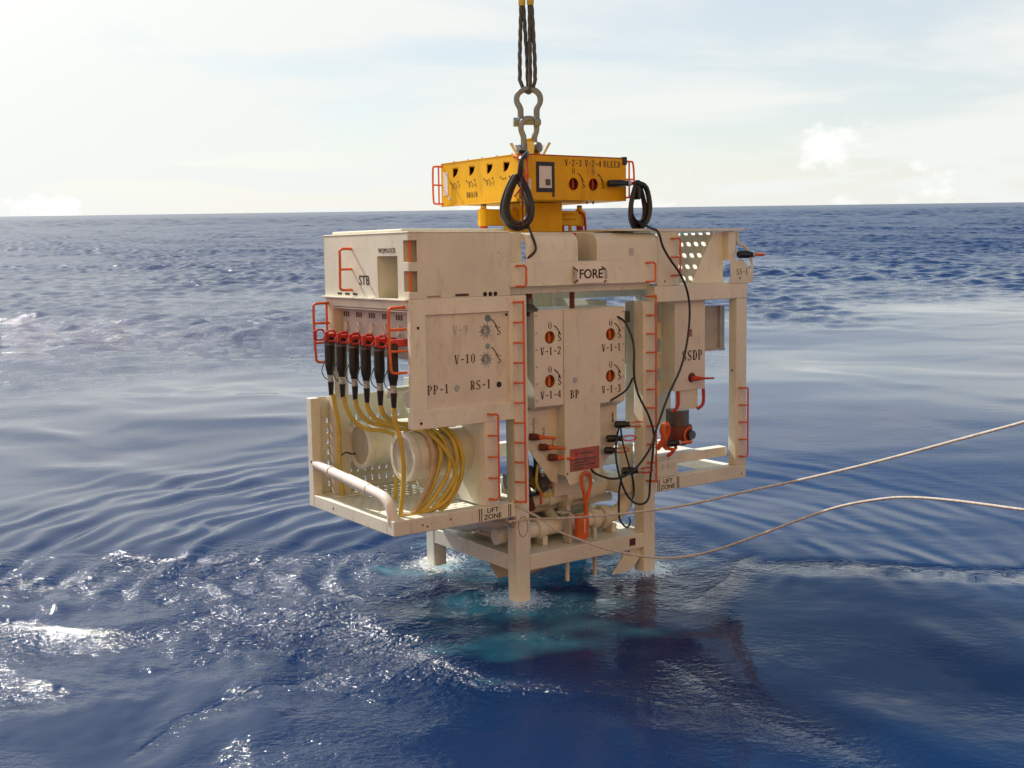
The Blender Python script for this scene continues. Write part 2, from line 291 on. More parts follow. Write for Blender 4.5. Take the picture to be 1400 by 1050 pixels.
GL = {  # stencil capitals: strokes (x0,y0,x1,y1,width) in a 0.66 x 1 cell
 '-': [(.12,.45,.54,.45,.13)],
 'V': [(.12,1,.30,0,.2),(.56,1,.38,0,.1),(0,.96,.26,.96,.08),(.44,.96,.68,.96,.08)],
 '1': [(.33,1,.33,0,.2),(.14,.04,.52,.04,.08),(.16,.84,.30,.97,.1)],
 '2': [(.08,.72,.16,.94,.16),(.16,.95,.48,.95,.1),(.5,.92,.54,.62,.18),(.52,.6,.1,.1,.14),(.06,.06,.6,.06,.13)],
 '3': [(.1,.9,.5,.96,.12),(.5,.92,.5,.58,.18),(.24,.54,.46,.54,.1),(.52,.5,.5,.1,.2),(.1,.08,.48,.04,.12)],
 '4': [(.46,1,.46,0,.18),(.44,.98,.06,.34,.1),(.04,.3,.64,.3,.11)],
 '8': [(.14,.9,.14,.58,.16),(.5,.9,.5,.58,.16),(.16,.96,.48,.96,.1),(.16,.53,.48,.53,.1),(.12,.45,.12,.1,.18),(.52,.45,.52,.1,.18),(.16,.04,.48,.04,.1)],
 '9': [(.12,.9,.12,.55,.18),(.5,.96,.5,.4,.2),(.16,.96,.46,.96,.1),(.16,.48,.46,.48,.1),(.48,.38,.2,.02,.14)],
 '0': [(.12,.85,.12,.15,.18),(.52,.85,.52,.15,.18),(.16,.95,.48,.95,.1),(.16,.05,.48,.05,.1)],
 '5': [(.12,.95,.12,.55,.12),(.1,.94,.56,.94,.12),(.12,.58,.46,.6,.1),(.52,.54,.5,.12,.2),(.1,.06,.46,.04,.12)],
 '6': [(.12,.85,.12,.12,.18),(.16,.95,.5,.95,.1),(.52,.5,.52,.12,.18),(.16,.55,.48,.55,.1),(.16,.04,.48,.04,.1)],
 '7': [(.06,.94,.6,.94,.13),(.56,.92,.28,0,.16)],
 'B': [(.16,1,.16,0,.2),(0,.96,.44,.96,.09),(0,.04,.46,.04,.09),(.5,.9,.48,.58,.17),(.26,.52,.44,.52,.09),(.54,.46,.52,.12,.18)],
 'P': [(.16,1,.16,0,.2),(0,.96,.46,.96,.09),(0,.04,.34,.04,.09),(.54,.9,.52,.52,.18),(.26,.45,.48,.45,.09)],
 'R': [(.16,1,.16,0,.2),(0,.96,.44,.96,.09),(0,.04,.32,.04,.09),(.5,.9,.5,.56,.18),(.26,.5,.46,.5,.09),(.36,.46,.56,.02,.18)],
 'D': [(.16,1,.16,0,.2),(0,.96,.4,.96,.09),(0,.04,.4,.04,.09),(.42,.94,.56,.7,.13),(.56,.72,.56,.28,.19),(.56,.3,.42,.06,.13)],
 'S': [(.54,.78,.52,1,.1),(.16,.95,.48,.95,.1),(.12,.9,.12,.62,.16),(.14,.62,.5,.36,.17),(.54,.38,.54,.1,.16),(.14,.04,.48,.04,.1),(.1,.0,.08,.24,.1)],
 'O': [(.1,.8,.1,.2,.17),(.54,.8,.54,.2,.17),(.14,.9,.3,.97,.1),(.5,.9,.36,.97,.1),(.14,.1,.3,.03,.1),(.5,.1,.36,.03,.1)],
 'L': [(.18,1,.18,0,.2),(.02,.96,.36,.96,.08),(.02,.04,.58,.04,.09),(.58,.0,.58,.26,.1)],
 'E': [(.18,1,.18,0,.2),(.02,.96,.58,.96,.09),(.02,.04,.58,.04,.09),(.28,.5,.46,.5,.1),(.56,.98,.56,.76,.1),(.56,.24,.56,.02,.1)],
 'F': [(.18,1,.18,0,.2),(.02,.96,.58,.96,.09),(.02,.04,.36,.04,.09),(.28,.5,.46,.5,.1),(.56,.98,.56,.76,.1)],
 'U': [(.14,1,.14,.14,.2),(.52,1,.52,.14,.1),(.02,.96,.28,.96,.08),(.42,.96,.64,.96,.08),(.16,.07,.5,.05,.12)],
 'I': [(.33,1,.33,0,.2),(.16,.96,.5,.96,.08),(.16,.04,.5,.04,.08)],
 'N': [(.1,1,.1,0,.1),(.56,1,.56,0,.1),(.12,.98,.54,.04,.18),(0,.96,.2,.96,.08)],
 'A': [(.3,1,.08,0,.1),(.36,1,.56,0,.19),(.16,.32,.48,.32,.09),(0,.04,.2,.04,.08),(.42,.04,.68,.04,.08)],
 'K': [(.14,1,.14,0,.2),(.54,1,.24,.5,.1),(.3,.56,.56,0,.18),(0,.96,.3,.96,.08),(0,.04,.3,.04,.08)],
 'H': [(.14,1,.14,0,.18),(.52,1,.52,0,.18),(.14,.5,.52,.5,.1),(0,.96,.28,.96,.08),(.38,.96,.66,.96,.08)],
}
def glyph_polys(text, size, adv=0.82):
    out = []; x = 0.0
    for ch in text:
        if ch == ' ': x += 0.5; continue
        for (a,b,c,d,w) in GL[ch]:
            p = Vector((a+x,b)); q = Vector((c+x,d)); dd = (q-p).normalized(); nn = Vector((-dd.y,dd.x))*w/2
            out.append([p+nn, p-nn, q-nn, q+nn])
        x += adv if ch != '-' else 0.7
    wid = x-0.16
    return [[((p.x-wid/2)*size*0.9, (p.y-0.5)*size) for p in poly] for poly in out]
def stencil(thing, text, size, org, ux, uz, mat, parent, name='lettering', vertical=False):
    g = G(); ux = Vector(ux); uz = Vector(uz); nn = ux.cross(uz).normalized(); org = Vector(org)
    rows = [(text, 0)] if not vertical else [(ch, -i*size*1.12) for i, ch in enumerate(text)]
    k = 0
    for tx, off in rows:
        for poly in glyph_polys(tx, size):
            k += 1; e = 0.0011+0.0001*(k % 9)
            g.add([org+ux*u+uz*(v+off)+nn*e for u,v in poly], [(0,1,2,3)])
    return part(name, g, mat, thing, parent)
def arc_arrow(thing, cx, cz, y, r, a0, a1, mat, parent, w=0.012):
    g = G(); n = 8; vs = []
    for i in range(n+1):
        a = R(a0+(a1-a0)*i/n)
        for s_ in (-1,1): vs.append((cx+(r+s_*w/2)*math.cos(a), y, cz+(r+s_*w/2)*math.sin(a)))
    g.add(vs, [(2*i,2*i+1,2*i+3,2*i+2) for i in range(n)])
    a = R(a1); p = Vector((cx+r*math.cos(a), y-0.0005, cz+r*math.sin(a))); tdir = Vector((math.sin(a),0,-math.cos(a))); rad = Vector((math.cos(a),0,math.sin(a)))
    g.add([p+rad*w*1.3, p-rad*w*1.3, p+tdir*w*3], [(0,1,2)])
    return part('arrow_mark', g, mat, thing, parent)
def ladder(thing, x, z0, z1, y=0.0, off=0.06, inset=0.075, n=None, r=0.0105, side=-1):
    """grab rail: vertical bar standing off the face with rungs bent back into it"""
    g = G(); yo = y-off
    g.tube([(x+side*inset, y+0.01, z1), (x+side*inset*0.8, yo, z1), (x+side*0.02, yo, z1), (x, yo, z1-0.02), (x, yo, z1-0.06), (x, yo, (z0+z1)/2), (x, yo, z0+0.06), (x, yo, z0+0.02), (x+side*0.02, yo, z0), (x+side*inset*0.8, yo, z0), (x+side*inset, y+0.01, z0)], r, 8, 3)
    o = part('grab_rail', g, 'orange', thing, smooth=True)
    n = n if n is not None else int(round((z1-z0)/0.19))
    for i in range(1, n):
        z = z0+(z1-z0)*i/n
        part('rung', G().tube([(x+0.0, yo, z), (x+side*inset*0.7, yo, z), (x+side*inset, y+0.01, z)], r*0.85, 7, 2), 'orange', thing, o, smooth=True)
    return o

# ------------------------------------------------------------------ the sea
def build_sea():
    px_f, hc = 1178.0, 3.76
    rows = [1.2]
    while rows[-1] < 32000:
        r = rows[-1]; d = max(0.02, 1.9*r*r/(px_f*hc))
        if r < 110: d = min(d, 0.27)
        elif r < 330: d = min(d, 0.27+(r-110)*0.0022)
        elif r < 2500: d = min(d, 0.0040*r)
        else: d = r*0.08
        rows.append(r+d)
    rows = np.array(rows)
    a_in = np.linspace(-28, 28, 700); k = (np.linspace(0,1,40)[1:])**1.5
    ang = np.concatenate([-28-(152*k)[::-1], a_in, 28+152*k])   # degrees from +Y, all round
    A = np.radians(ang); nr, na = len(rows), len(ang)
    dA = np.abs(np.gradient(A))
    r2 = rows[:,None]; x = (r2*np.sin(A)[None,:]).astype(np.float32); y = (r2*np.cos(A)[None,:]).astype(np.float32)
    sp = np.maximum(np.gradient(rows)[:,None]*0.8, r2*dA[None,:]).astype(np.float32)
    def lim(rm): return int(np.searchsorted(rows, rm))
    def waves(nw, l0, l1, d0, spread, slope, seed, xx=None, yy=None, rmax=1e9, rmin=0, sharp=0.22):
        g = np.random.default_rng(seed); X = x if xx is None else xx; Y = y if yy is None else yy
        h = np.zeros_like(x); ls = np.exp(g.uniform(np.log(l0), np.log(l1), nw)); i0, i1 = lim(rmin), lim(rmax)
        for l in ls:
            th = R(d0)+g.normal()*R(spread); kx, ky = math.sin(th)*2*math.pi/l, math.cos(th)*2*math.pi/l; p0 = g.uniform(0, 6.28)
            # rows where this wave is resolved straight ahead
            ok = np.nonzero(sp[:, na//2] < l/2.2)[0]
            if len(ok) == 0: continue
            j1 = min(i1, ok[-1]+1)
            if j1 <= i0: continue
            w = np.clip((l/sp[i0:j1]-2.2)/2.0, 0, 1)
            a = slope*math.sqrt(2/nw)*l/(2*math.pi)
            ph = (kx*X[i0:j1]+ky*Y[i0:j1]+p0).astype(np.float32)
            s_ = np.sin(ph)
            h[i0:j1] += w*a*(s_-sharp*(1-2*s_*s_))
        return h
    def sstep(a, b, v): t = np.clip((v-a)/(b-a), 0, 1); return t*t*(3-2*t)
    def blob(seed, l0, l1, nw=12, rmax=60, fx=1.0, fy=1.0):
        g = np.random.default_rng(seed); h = np.zeros_like(x); k = lim(rmax)
        for i in range(nw):
            l = math.exp(g.uniform(math.log(l0), math.log(l1))); th = g.uniform(0, 6.28)
            h[:k] += np.sin(2*math.pi/l*(fx*x[:k]*math.sin(th)+fy*y[:k]*math.cos(th))+g.uniform(0, 6.28))
        return h/math.sqrt(nw)
    rad = np.hypot(x, y)
    edge = np.clip(34+0.62*x+4.5*blob(3, 6, 40, 14, 140), 19, 52)      # lee slick round the ship, its edge wandering
    chop = sstep(-9, 12, y-edge); chop = np.where(y < 0, sstep(30, 45, rad), chop)
    calm = 1-chop
    cx, cy = 0.3, 12.2                                               # where the legs enter the water
    dc = np.hypot(x-cx, y-cy)
    left = sstep(1.5, -2.0, x-0.10*(y-12))
    wobl = blob(5, 1.2, 5, 12, 30)
    near_left = sstep(0.8, -1.2, x-0.10*(y-12)+0.4*wobl)*sstep(13.7, 12.3, y+0.3*wobl)*sstep(8.2, 10.2, y+0.3*wobl)
    xw = x+0.6*blob(8, 3, 10); yw = y+0.4*blob(9, 2, 8)
    gust = np.clip(0.75+0.35*blob(17, 14, 70, 12, 900), 0.3, 1.4)
    h = waves(18, 7, 26, 12, 26, 0.022, 21)                                            # low swell
    h += chop*gust*waves(90, 0.55, 2.4, 5, 55, 0.23, 22, rmin=12, sharp=0.35)                      # wind chop
    h += chop*gust*waves(22, 2.3, 7.0, 5, 40, 0.04, 32, rmin=12)
    h += chop*gust*waves(30, 0.35, 0.75, 5, 65, 0.12, 23, rmax=70, rmin=12)
    h += sstep(220, 500, rad)*waves(40, 5, 16, 5, 40, 0.13, 33, rmin=200)
    h += calm*(0.17+0.52*left)*waves(20, 1.2, 4.5, 8, 24, 0.05, 24, xw, yw, rmax=60)  # slick undulations
    h += calm*(0.15+0.6*left)*waves(18, 0.35, 1.1, 0, 34, 0.02, 25, xw, yw, rmax=50)
    # rings spreading from the module
    d2 = np.hypot(x-(-0.1), y-12.0)+0.10*blob(6, 0.8, 3, 12, 30)
    ringw = sstep(0.9, 1.6, d2)*sstep(8.6, 5.4, d2)*(0.16+0.84*sstep(0.4, -1.6, x))*sstep(10.6, 11.8, y)
    wr = np.clip((0.40/sp-2.2)/2.0, 0, 1)
    h += wr*ringw*0.023*np.sin(2*math.pi*d2/0.40)*(0.6+0.4*blob(7, 1.0, 4, 12, 30)) + ringw*0.013*np.sin(2*math.pi*d2/0.72+1)
    # disturbed water to starboard and round the legs
    pat = np.clip(0.55+0.45*blob(12, 0.7, 3.0, 14, 30), 0.12, 1)
    h += near_left*(0.3+0.7*pat)*waves(44, 0.16, 0.6, 30, 70, 0.12, 26, rmax=20)
    h += near_left*waves(20, 0.6, 1.8, 30, 40, 0.06, 30, rmax=20)
    legs = np.exp(-(dc/1.15)**2)
    h += legs*waves(40, 0.14, 0.7, 0, 90, 0.17, 27, rmax=20)
    nearw = sstep(11.3, 8.8, y)*calm*sstep(0, 2, y)
    h += nearw*(0.45+0.55*left)*waves(22, 1.2, 3.6, 60, 30, 0.075, 28, xw, yw, rmax=16)+nearw*(0.15+0.85*left)*(0.2+0.8*pat)*waves(34, 0.16, 0.8, 60, 60, 0.07, 29, rmax=16)
    # crests running through the near water, cusped so that they catch the light
    def crest(px, py, dirx, diry, width, amp, half, seed):
        u = (x-px)*dirx+(y-py)*diry; v = -(x-px)*diry+(y-py)*dirx
        v = v+0.10*np.sin(u*1.7+seed)+0.05*np.sin(u*4.1+seed*2)
        return amp*np.exp(-np.abs(v)/width)*sstep(half, half*0.4, np.abs(u))
    cr = crest(-0.1, 9.15, 0.93, -0.36, 0.16, 0.045, 2.2, 1.0)+crest(-3.2, 12.4, 0.96, -0.25, 0.14, 0.035, 2.0, 2.0)+crest(-2.6, 11.2, 0.96, -0.2, 0.12, 0.028, 1.4, 3.0)
    cr = cr+crest(2.2, 11.6, 0.55, 0.83, 0.09, 0.03, 1.1, 4.0)+crest(1.9, 8.4, -0.55, 0.8, 0.14, 0.03, 1.5, 5.0)+crest(-2.2, 8.8, 0.6, 0.8, 0.10, 0.03, 1.1, 6.0)
    h += cr
    crm = np.clip(cr/0.03, 0, 1)
    # one breaking ripple line to port
    yl = 12.05+0.25*np.sin(x*0.9+0.5)+0.1*np.sin(x*2.1)
    lw = np.exp(-((y-yl)/0.18)**2)*sstep(2.2, 3.4, x)*sstep(10, 6.5, x)
    h += lw*(0.02+0.8*waves(30, 0.14, 0.5, 20, 70, 0.12, 31, rmax=20))
    h *= np.clip(1-(rad-6000)/9000, 0, 1)
    h -= np.mean(h[dc < 1.5])*np.exp(-(dc/4.0)**2)
    # attributes
    dl = np.minimum(dc*1.0, np.hypot(x-0.15, y-10.75)*1.15)
    aer = np.clip(1.15-dl/1.25+0.32*blob(13, 0.35, 1.6, 14, 30), 0, 1)*sstep(14.5, 12.8, y)
    aer = aer*aer*(3-2*aer)
    spark = np.clip(0.38+0.42*blob(14, 0.5, 2.8, 16, 30, 0.45, 1.3), 0, 1)
    rough = np.clip(chop*(0.12+0.55*sstep(60, 22, rad))+near_left*(0.12+0.5*spark)+0.8*legs+0.7*lw+nearw*(0.08+0.25*left)*spark+0.55*crm, 0, 1)
    sparkle = np.clip(near_left*np.clip(spark*1.0-0.08, 0, 1)+0.5*legs*spark+0.5*crm*(0.3+0.7*left)+nearw*left*0.14*spark, 0, 1)
    foam = np.zeros_like(x)
    for lx in (-0.079, 1.545):
        for ly in (0.079, 1.615):
            p = MS @ Vector((lx, ly, -0.84)); foam = np.maximum(foam, np.exp(-(np.hypot(x-p.x, y-p.y)/0.40)**2))
    foam = np.maximum(foam, 0.35*aer*(dc < 2.2))
    co = np.stack([x, y, h], -1).reshape(-1, 3).astype(np.float32)
    v0 = len(co); co = np.vstack([co, np.zeros((1, 3), np.float32)])
    idx = np.arange(nr*na).reshape(nr, na)
    a, b = idx[:-1, :-1], idx[:-1, 1:]; c, d = idx[1:, 1:], idx[1:, :-1]
    quads = np.stack([a, d, c, b], -1).reshape(-1, 4)
    me = bpy.data.meshes.new('sea')
    nq = len(quads); tris = np.stack([np.full(na-1, v0), idx[0, :-1], idx[0, 1:]], -1)
    me.vertices.add(len(co)); me.vertices.foreach_set('co', co.ravel())
    me.loops.add(nq*4+len(tris)*3); me.loops.foreach_set('vertex_index', np.concatenate([quads.ravel(), tris.ravel()]).astype(np.int32))
    me.polygons.add(nq+len(tris))
    ls = np.concatenate([np.arange(nq)*4, nq*4+np.arange(len(tris))*3]).astype(np.int32)
    me.polygons.foreach_set('loop_start', ls)
    me.polygons.foreach_set('use_smooth', np.ones(nq+len(tris), bool))
    for nm, arr in (('aerated', aer), ('ruffle', rough), ('sparkle', sparkle), ('foam', foam), ('unresolved', chop*sstep(20, 120, rad))):
        at = me.attributes.new(nm, 'FLOAT', 'POINT'); at.data.foreach_set('value', np.append(arr.ravel(), 0).astype(np.float32))
    me.update(calc_edges=True)
    print('sea rows', nr, 'quads', nq)
    o = bpy.data.objects.new('sea', me); COL.objects.link(o); o['kind'] = 'structure'
    # water material
    m = bpy.data.materials.new('sea_water'); m.use_nodes = True; t = m.node_tree; L = t.links.new
    bs = t.nodes['Principled BSDF']; bs.subsurface_method = 'BURLEY'; bs.inputs['Subsurface Weight'].default_value = 1.0; bs.inputs['Subsurface Scale'].default_value = 1.0; bs.inputs['Subsurface Radius'].default_value = (1.0, 2.5, 4.0); bs.inputs['IOR'].default_value = 1.333; bs.inputs['Roughness'].default_value = 0.12
    geo = N(t, 'ShaderNodeNewGeometry')
    aa = N(t, 'ShaderNodeAttribute'); aa.attribute_name = 'aerated'; ar = N(t, 'ShaderNodeAttribute'); ar.attribute_name = 'ruffle'
    nz = N(t, 'ShaderNodeTexNoise'); nz.inputs['Scale'].default_value = 3.0; nz.inputs['Detail'].default_value = 6; nz.inputs['Distortion'].default_value = 1.2
    L(geo.outputs['Position'], nz.inputs['Vector'])
    am = N(t, 'ShaderNodeMath', operation='MULTIPLY'); L(aa.outputs['Fac'], am.inputs[0])
    nr_ = N(t, 'ShaderNodeMapRange'); nr_.inputs['From Min'].default_value = 0.3; nr_.inputs['From Max'].default_value = 0.7; nr_.inputs['To Min'].default_value = 0.35; nr_.inputs['To Max'].default_value = 1.0
    L(nz.outputs['Fac'], nr_.inputs['Value']); L(nr_.outputs[0], am.inputs[1])
    mc = N(t, 'ShaderNodeMix', data_type='RGBA'); L(am.outputs[0], mc.inputs['Factor'])
    mc.inputs[6].default_value = (0.0005, 0.018, 0.074, 1); mc.inputs[7].default_value = (0.05, 0.26, 0.32, 1)
    un = N(t, 'ShaderNodeAttribute'); un.attribute_name = 'unresolved'
    ur = N(t, 'ShaderNodeMapRange'); L(un.outputs['Fac'], ur.inputs['Value']); ur.inputs['To Min'].default_value = 0.05; ur.inputs['To Max'].default_value = 0.29
    ps = N(t, 'ShaderNodeAttribute'); ps.attribute_name = 'sparkle'; pr_ = N(t, 'ShaderNodeMapRange'); L(ps.outputs['Fac'], pr_.inputs['Value']); pr_.inputs['From Max'].default_value = 0.25; pr_.inputs['To Min'].default_value = 0.0; pr_.inputs['To Max'].default_value = 0.12
    rm = N(t, 'ShaderNodeMath', operation='MAXIMUM'); L(ur.outputs[0], rm.inputs[0]); L(pr_.outputs[0], rm.inputs[1]); L(rm.outputs[0], bs.inputs['Roughness'])
    fa = N(t, 'ShaderNodeAttribute'); fa.attribute_name = 'foam'
    fz = N(t, 'ShaderNodeTexNoise'); fz.inputs['Scale'].default_value = 14.0; fz.inputs['Detail'].default_value = 7; fz.inputs['Roughness'].default_value = 0.7; fz.inputs['Distortion'].default_value = 1.5
    L(geo.outputs['Position'], fz.inputs['Vector'])
    fs_ = N(t, 'ShaderNodeMath', operation='MULTIPLY_ADD'); L(fa.outputs['Fac'], fs_.inputs[0]); fs_.inputs[1].default_value = 0.40; L(fz.outputs['Fac'], fs_.inputs[2])
    fr_ = N(t, 'ShaderNodeMapRange'); fr_.interpolation_type = 'SMOOTHSTEP'; L(fs_.outputs[0], fr_.inputs['Value']); fr_.inputs['From Min'].default_value = 0.70; fr_.inputs['From Max'].default_value = 0.84
    mf = N(t, 'ShaderNodeMix', data_type='RGBA'); L(fr_.outputs[0], mf.inputs['Factor']); L(mc.outputs[2], mf.inputs[6]); mf.inputs[7].default_value = (0.65, 0.70, 0.70, 1)
    L(mf.outputs[2], bs.inputs['Base Color'])
    def nse(sx, sy, scale, detail, rough):
        mp = N(t, 'ShaderNodeMapping'); mp.inputs['Scale'].default_value = (sx, sy, 1); mp.inputs['Rotation'].default_value = (0, 0, R(8)); L(geo.outputs['Position'], mp.inputs['Vector'])
        n = N(t, 'ShaderNodeTexNoise'); n.inputs['Scale'].default_value = scale; n.inputs['Detail'].default_value = detail; n.inputs['Roughness'].default_value = rough
        L(mp.outputs[0], n.inputs['Vector']); return n.outputs['Fac']
    f1 = nse(0.8, 1.25, 2.2, 5, 0.62); f2 = nse(0.85, 1.2, 16.0, 3, 0.6)
    k1 = N(t, 'ShaderNodeMath', operation='MULTIPLY'); L(f1, k1.inputs[0]); k1.inputs[1].default_value = 0.17
    k2 = N(t, 'ShaderNodeMath', operation='MULTIPLY'); L(f2, k2.inputs[0]); k2.inputs[1].default_value = 0.075
    s1 = N(t, 'ShaderNodeMath', operation='ADD'); L(k1.outputs[0], s1.inputs[0]); L(k2.outputs[0], s1.inputs[1])
    s2 = N(t, 'ShaderNodeMath', operation='MULTIPLY'); L(s1.outputs[0], s2.inputs[0]); L(ar.outputs['Fac'], s2.inputs[1])
    f3 = nse(0.7, 1.4, 5.0, 3, 0.5)
    k3 = N(t, 'ShaderNodeMath', operation='MULTIPLY'); L(f3, k3.inputs[0]); k3.inputs[1].default_value = 0.0018
    s3 = N(t, 'ShaderNodeMath', operation='ADD'); L(s2.outputs[0], s3.inputs[0]); L(k3.outputs[0], s3.inputs[1])
    f4 = nse(0.85, 1.2, 9.0, 2, 0.5); pk = N(t, 'ShaderNodeAttribute'); pk.attribute_name = 'sparkle'
    k4 = N(t, 'ShaderNodeMath', operation='MULTIPLY'); L(f4, k4.inputs[0]); k4.inputs[1].default_value = 0.10
    k5 = N(t, 'ShaderNodeMath', operation='MULTIPLY_ADD'); L(k4.outputs[0], k5.inputs[0]); L(pk.outputs['Fac'], k5.inputs[1]); L(s3.outputs[0], k5.inputs[2])
    bp = N(t, 'ShaderNodeBump'); bp.inputs['Strength'].default_value = 1.0; bp.inputs['Distance'].default_value = 1.0
    L(k5.outputs[0], bp.inputs['Height']); L(bp.outputs[0], bs.inputs['Normal'])
    me.materials.append(m)
build_sea()
#@@MODULE@@

# ------------------------------------------------------------------ the ship, unseen behind the camera, added to bounce warm light
def build_bounce_ship():
    M['hull_red'] = paint('hull_red', (0.55, 0.17, 0.06), 0.5, 0.15, 0.6, dirt=0.3); M['deck_red'] = paint('deck_red', (0.38, 0.10, 0.06), 0.7, 0.2, 0.8, dirt=0.3)
    M['bounce_buff'] = paint('bounce_buff', (0.86, 0.56, 0.28), 0.5, 0.08, 0.5, dirt=0.15); M['house_glass'] = paint('house_glass', (0.03, 0.04, 0.05), 0.1, 0.1, 2)
    t = T('ship', 'unseen red hulled ship behind the camera, added to bounce warm light onto the module', 'ship', (0, -6, 0), None, True)
    part('hull', G().prism([(-38,-1.5),(30,-1.5),(38,2.0),(-40,2.0)], -14.0, 0.75, lambda u,v,h: (u,h,v)), 'hull_red', t, bevel=0.05)
    part('bulwark', G().box(-40, 38, 0.62, 0.72, 2.0, 2.9), 'hull_red', t, bevel=0.02)
    part('deck', G().box(-39, 37, -13.9, 0.61, 2.0, 2.02), 'deck_red', t)
    hs = part('bounce_deckhouse', G().box(-26, 24, -13, -2.6, 2.02, 22.0), 'bounce_buff', t, bevel=0.05)  # added out of view, sized and coloured to throw warm light on the fore faces
    for k in range(3):
        for i in range(14): part('window', G().box(-24+i*3.3, -23+i*3.3, -2.6, -2.57, 6.2+k*3.4, 5.1+k*3.4), 'house_glass', t, hs)
build_bounce_ship()
# ================================================================== the module hanging in its sling
PW = 0.158; XL, XR, YB = -1.28, 2.97, 1.694
mod = T('subsea_module', 'large cream steel subsea module on legs dipping into the blue sea', 'subsea module', (0.733, 0.85, -1.5))
def cream(name, g, parent=None, bevel=0.007, smooth=False, mat='cream', label=None): return part(name, g, mat, mod, parent, smooth, bevel, label)
# legs and frame beams
leg_front_l = cream('leg', G().box(-PW, 0, 0, PW, -1.5, 2.115), bevel=0.012)
leg_front_r = cream('leg', G().box(1.624-PW, 1.624, 0, PW, -1.5, 2.0), bevel=0.012)
for x0 in (-PW, 1.624-PW): cream('leg', G().box(x0, x0+PW, YB-PW, YB, -1.5, 2.10), bevel=0.012)
zl0, zl1 = -0.557, -0.402
cream('lower_beam', G().box(0, 1.466, 0.004, 0.15, zl0, zl1)); cream('lower_beam', G().box(0, 1.466, YB-0.15, YB-0.004, zl0, zl1))
cream('lower_beam', G().box(-PW+0.004, -0.006, PW, YB-PW, zl0, zl1)); cream('lower_beam', G().box(1.472, 1.62, PW, YB-PW, zl0, zl1))
lz_l = cream('lift_beam', G().box(-1.496, -PW, 0.0, 0.13, 0.0, 0.143), bevel=0.01)
lz_r = cream('lift_beam', G().box(1.624, XR, 0.0, 0.13, 0.0, 0.148), bevel=0.01)
cream('lift_beam', G().box(-1.40, -PW, YB-0.10, YB+0.03, 0.0, 0.12)); cream('lift_beam', G().box(1.624, XR, YB-0.13, YB, 0.0, 0.143))
cream('side_sill', G().box(-1.496, -1.41, 0.13, 1.62, 0.0, 0.125)); cream('side_sill', G().box(XR-0.1, XR-0.004, 0.13, YB-0.13, 0.0, 0.12))
cream('brace_plate', G().prism([(1.08,-0.80),(1.33,-0.80),(1.466,-0.66),(1.466,-0.557),(1.28,-0.557)], 0.05, 0.075, FY))
cream('brace_plate', G().prism([(0.25,-0.72),(1.2,-0.72),(1.05,-0.557),(0.1,-0.557)], 1.2, 1.22, FY))
for x0 in (0.565, 0.925): cream('stub_post', G().box(x0, x0+0.034, 0.152, 0.186, -0.80, -0.30), bevel=0.004)
cream('mid_beam', G().box(0, 1.466, YB-0.14, YB-0.01, 0.28, 0.42)); cream('mid_beam', G().box(-PW+0.01, -0.01, PW, YB-PW, 0.0, 0.14)); cream('mid_beam', G().box(1.476, 1.614, PW, YB-PW, 0.0, 0.14))
# ---- starboard upper box
fp = G().plate([(XL,2.118),(-0.187,2.118),(-0.187,2.70),(XL,2.70),(XL,2.636),(-1.19,2.636),(-1.19,2.447),(XL,2.447),(XL,2.365),(-1.19,2.365),(-1.19,2.183),(XL,2.183)],
     [], 0.0, 0.014, FY)
front_l = cream('front_plate', fp, bevel=0.003)
sp = G().plate([(0.0145,2.118),(0.20,2.118),(0.20,2.50),(0.572,2.50),(0.572,2.118),(1.67,2.118),(1.67,2.70),(0.0145,2.70),(0.0145,2.636),(0.09,2.636),(0.09,2.447),(0.0145,2.447),(0.0145,2.365),(0.09,2.365),(0.09,2.183),(0.0145,2.183)],
     [], XL, XL+0.012, FX)
side_l = cream('side_plate', sp, bevel=0.003)
part('corner_bar', G().tube([(-1.245,0.035,2.15),(-1.245,0.035,2.69)], 0.014, 8, 1), 'orange', mod, smooth=True)
lock = cream('lock_recess', G().box(-1.05, -1.03, 0.19, 0.585, 2.10, 2.52).box(-1.267, -1.05, 0.573, 0.585, 2.10, 2.52).box(-1.267, -1.05, 0.187, 0.199, 2.10, 2.52), bevel=0)
cream('back_plate', G().box(XL, -0.2, 1.658, 1.67, 2.118, 2.69), bevel=0.002)
cream('inner_plate', G().box(-1.10,-1.08,0.10,0.186,2.13,2.66).box(-1.266,-1.10,0.092,0.10,2.13,2.66), bevel=0)
cream('top_plate', G().box(XL-0.004, -0.187, -0.004, 1.674, 2.701, 2.716), bevel=0.006)
cream('lid', G().box(-1.22, -0.1, 0.22, 1.6, 2.717, 2.745), bevel=0.012)
cream('flange', G().box(XL-0.035, XL+0.05, 0.016, 1.69, 2.100, 2.117), bevel=0.004)
cream('side_rail', G().box(XL, XL+0.07, 0.035, 1.51, 2.018, 2.099))
for yy in (0.98, 1.14, 1.30): part('drain_slot', G().box(XL-0.002, XL+0.001, yy, yy+0.09, 2.135, 2.155), 'ink', mod, side_l)
sans(mod, 'STB', 0.125, (XL-0.002, 0.835, 2.275), (0,-1,0), (0,0,1), 'ink', side_l, sx=1.05, bold=0.0008)
for wi_, wd_ in enumerate(('WQM', 'LOCK')): sans(mod, wd_, 0.062, (XL-0.002, 0.47-0.165*wi_, 2.55), (0,-1,0), (0,0,1), 'ink', side_l, sx=0.95, bold=0.0)
for x0, x1, z in ((-0.80, -0.655, 2.14), ): part('drain_slot', G().box(x0, x1, -0.003, 0.002, z-0.012, z+0.012), 'grease', mod, front_l)
for i in range(3): part('drain_hole', G().lathe([(0.022,0),(0.022,0.002)], (-0.475+i*0.058, -0.0025, 2.139), (0,1,0), 10), 'ink', mod, front_l)
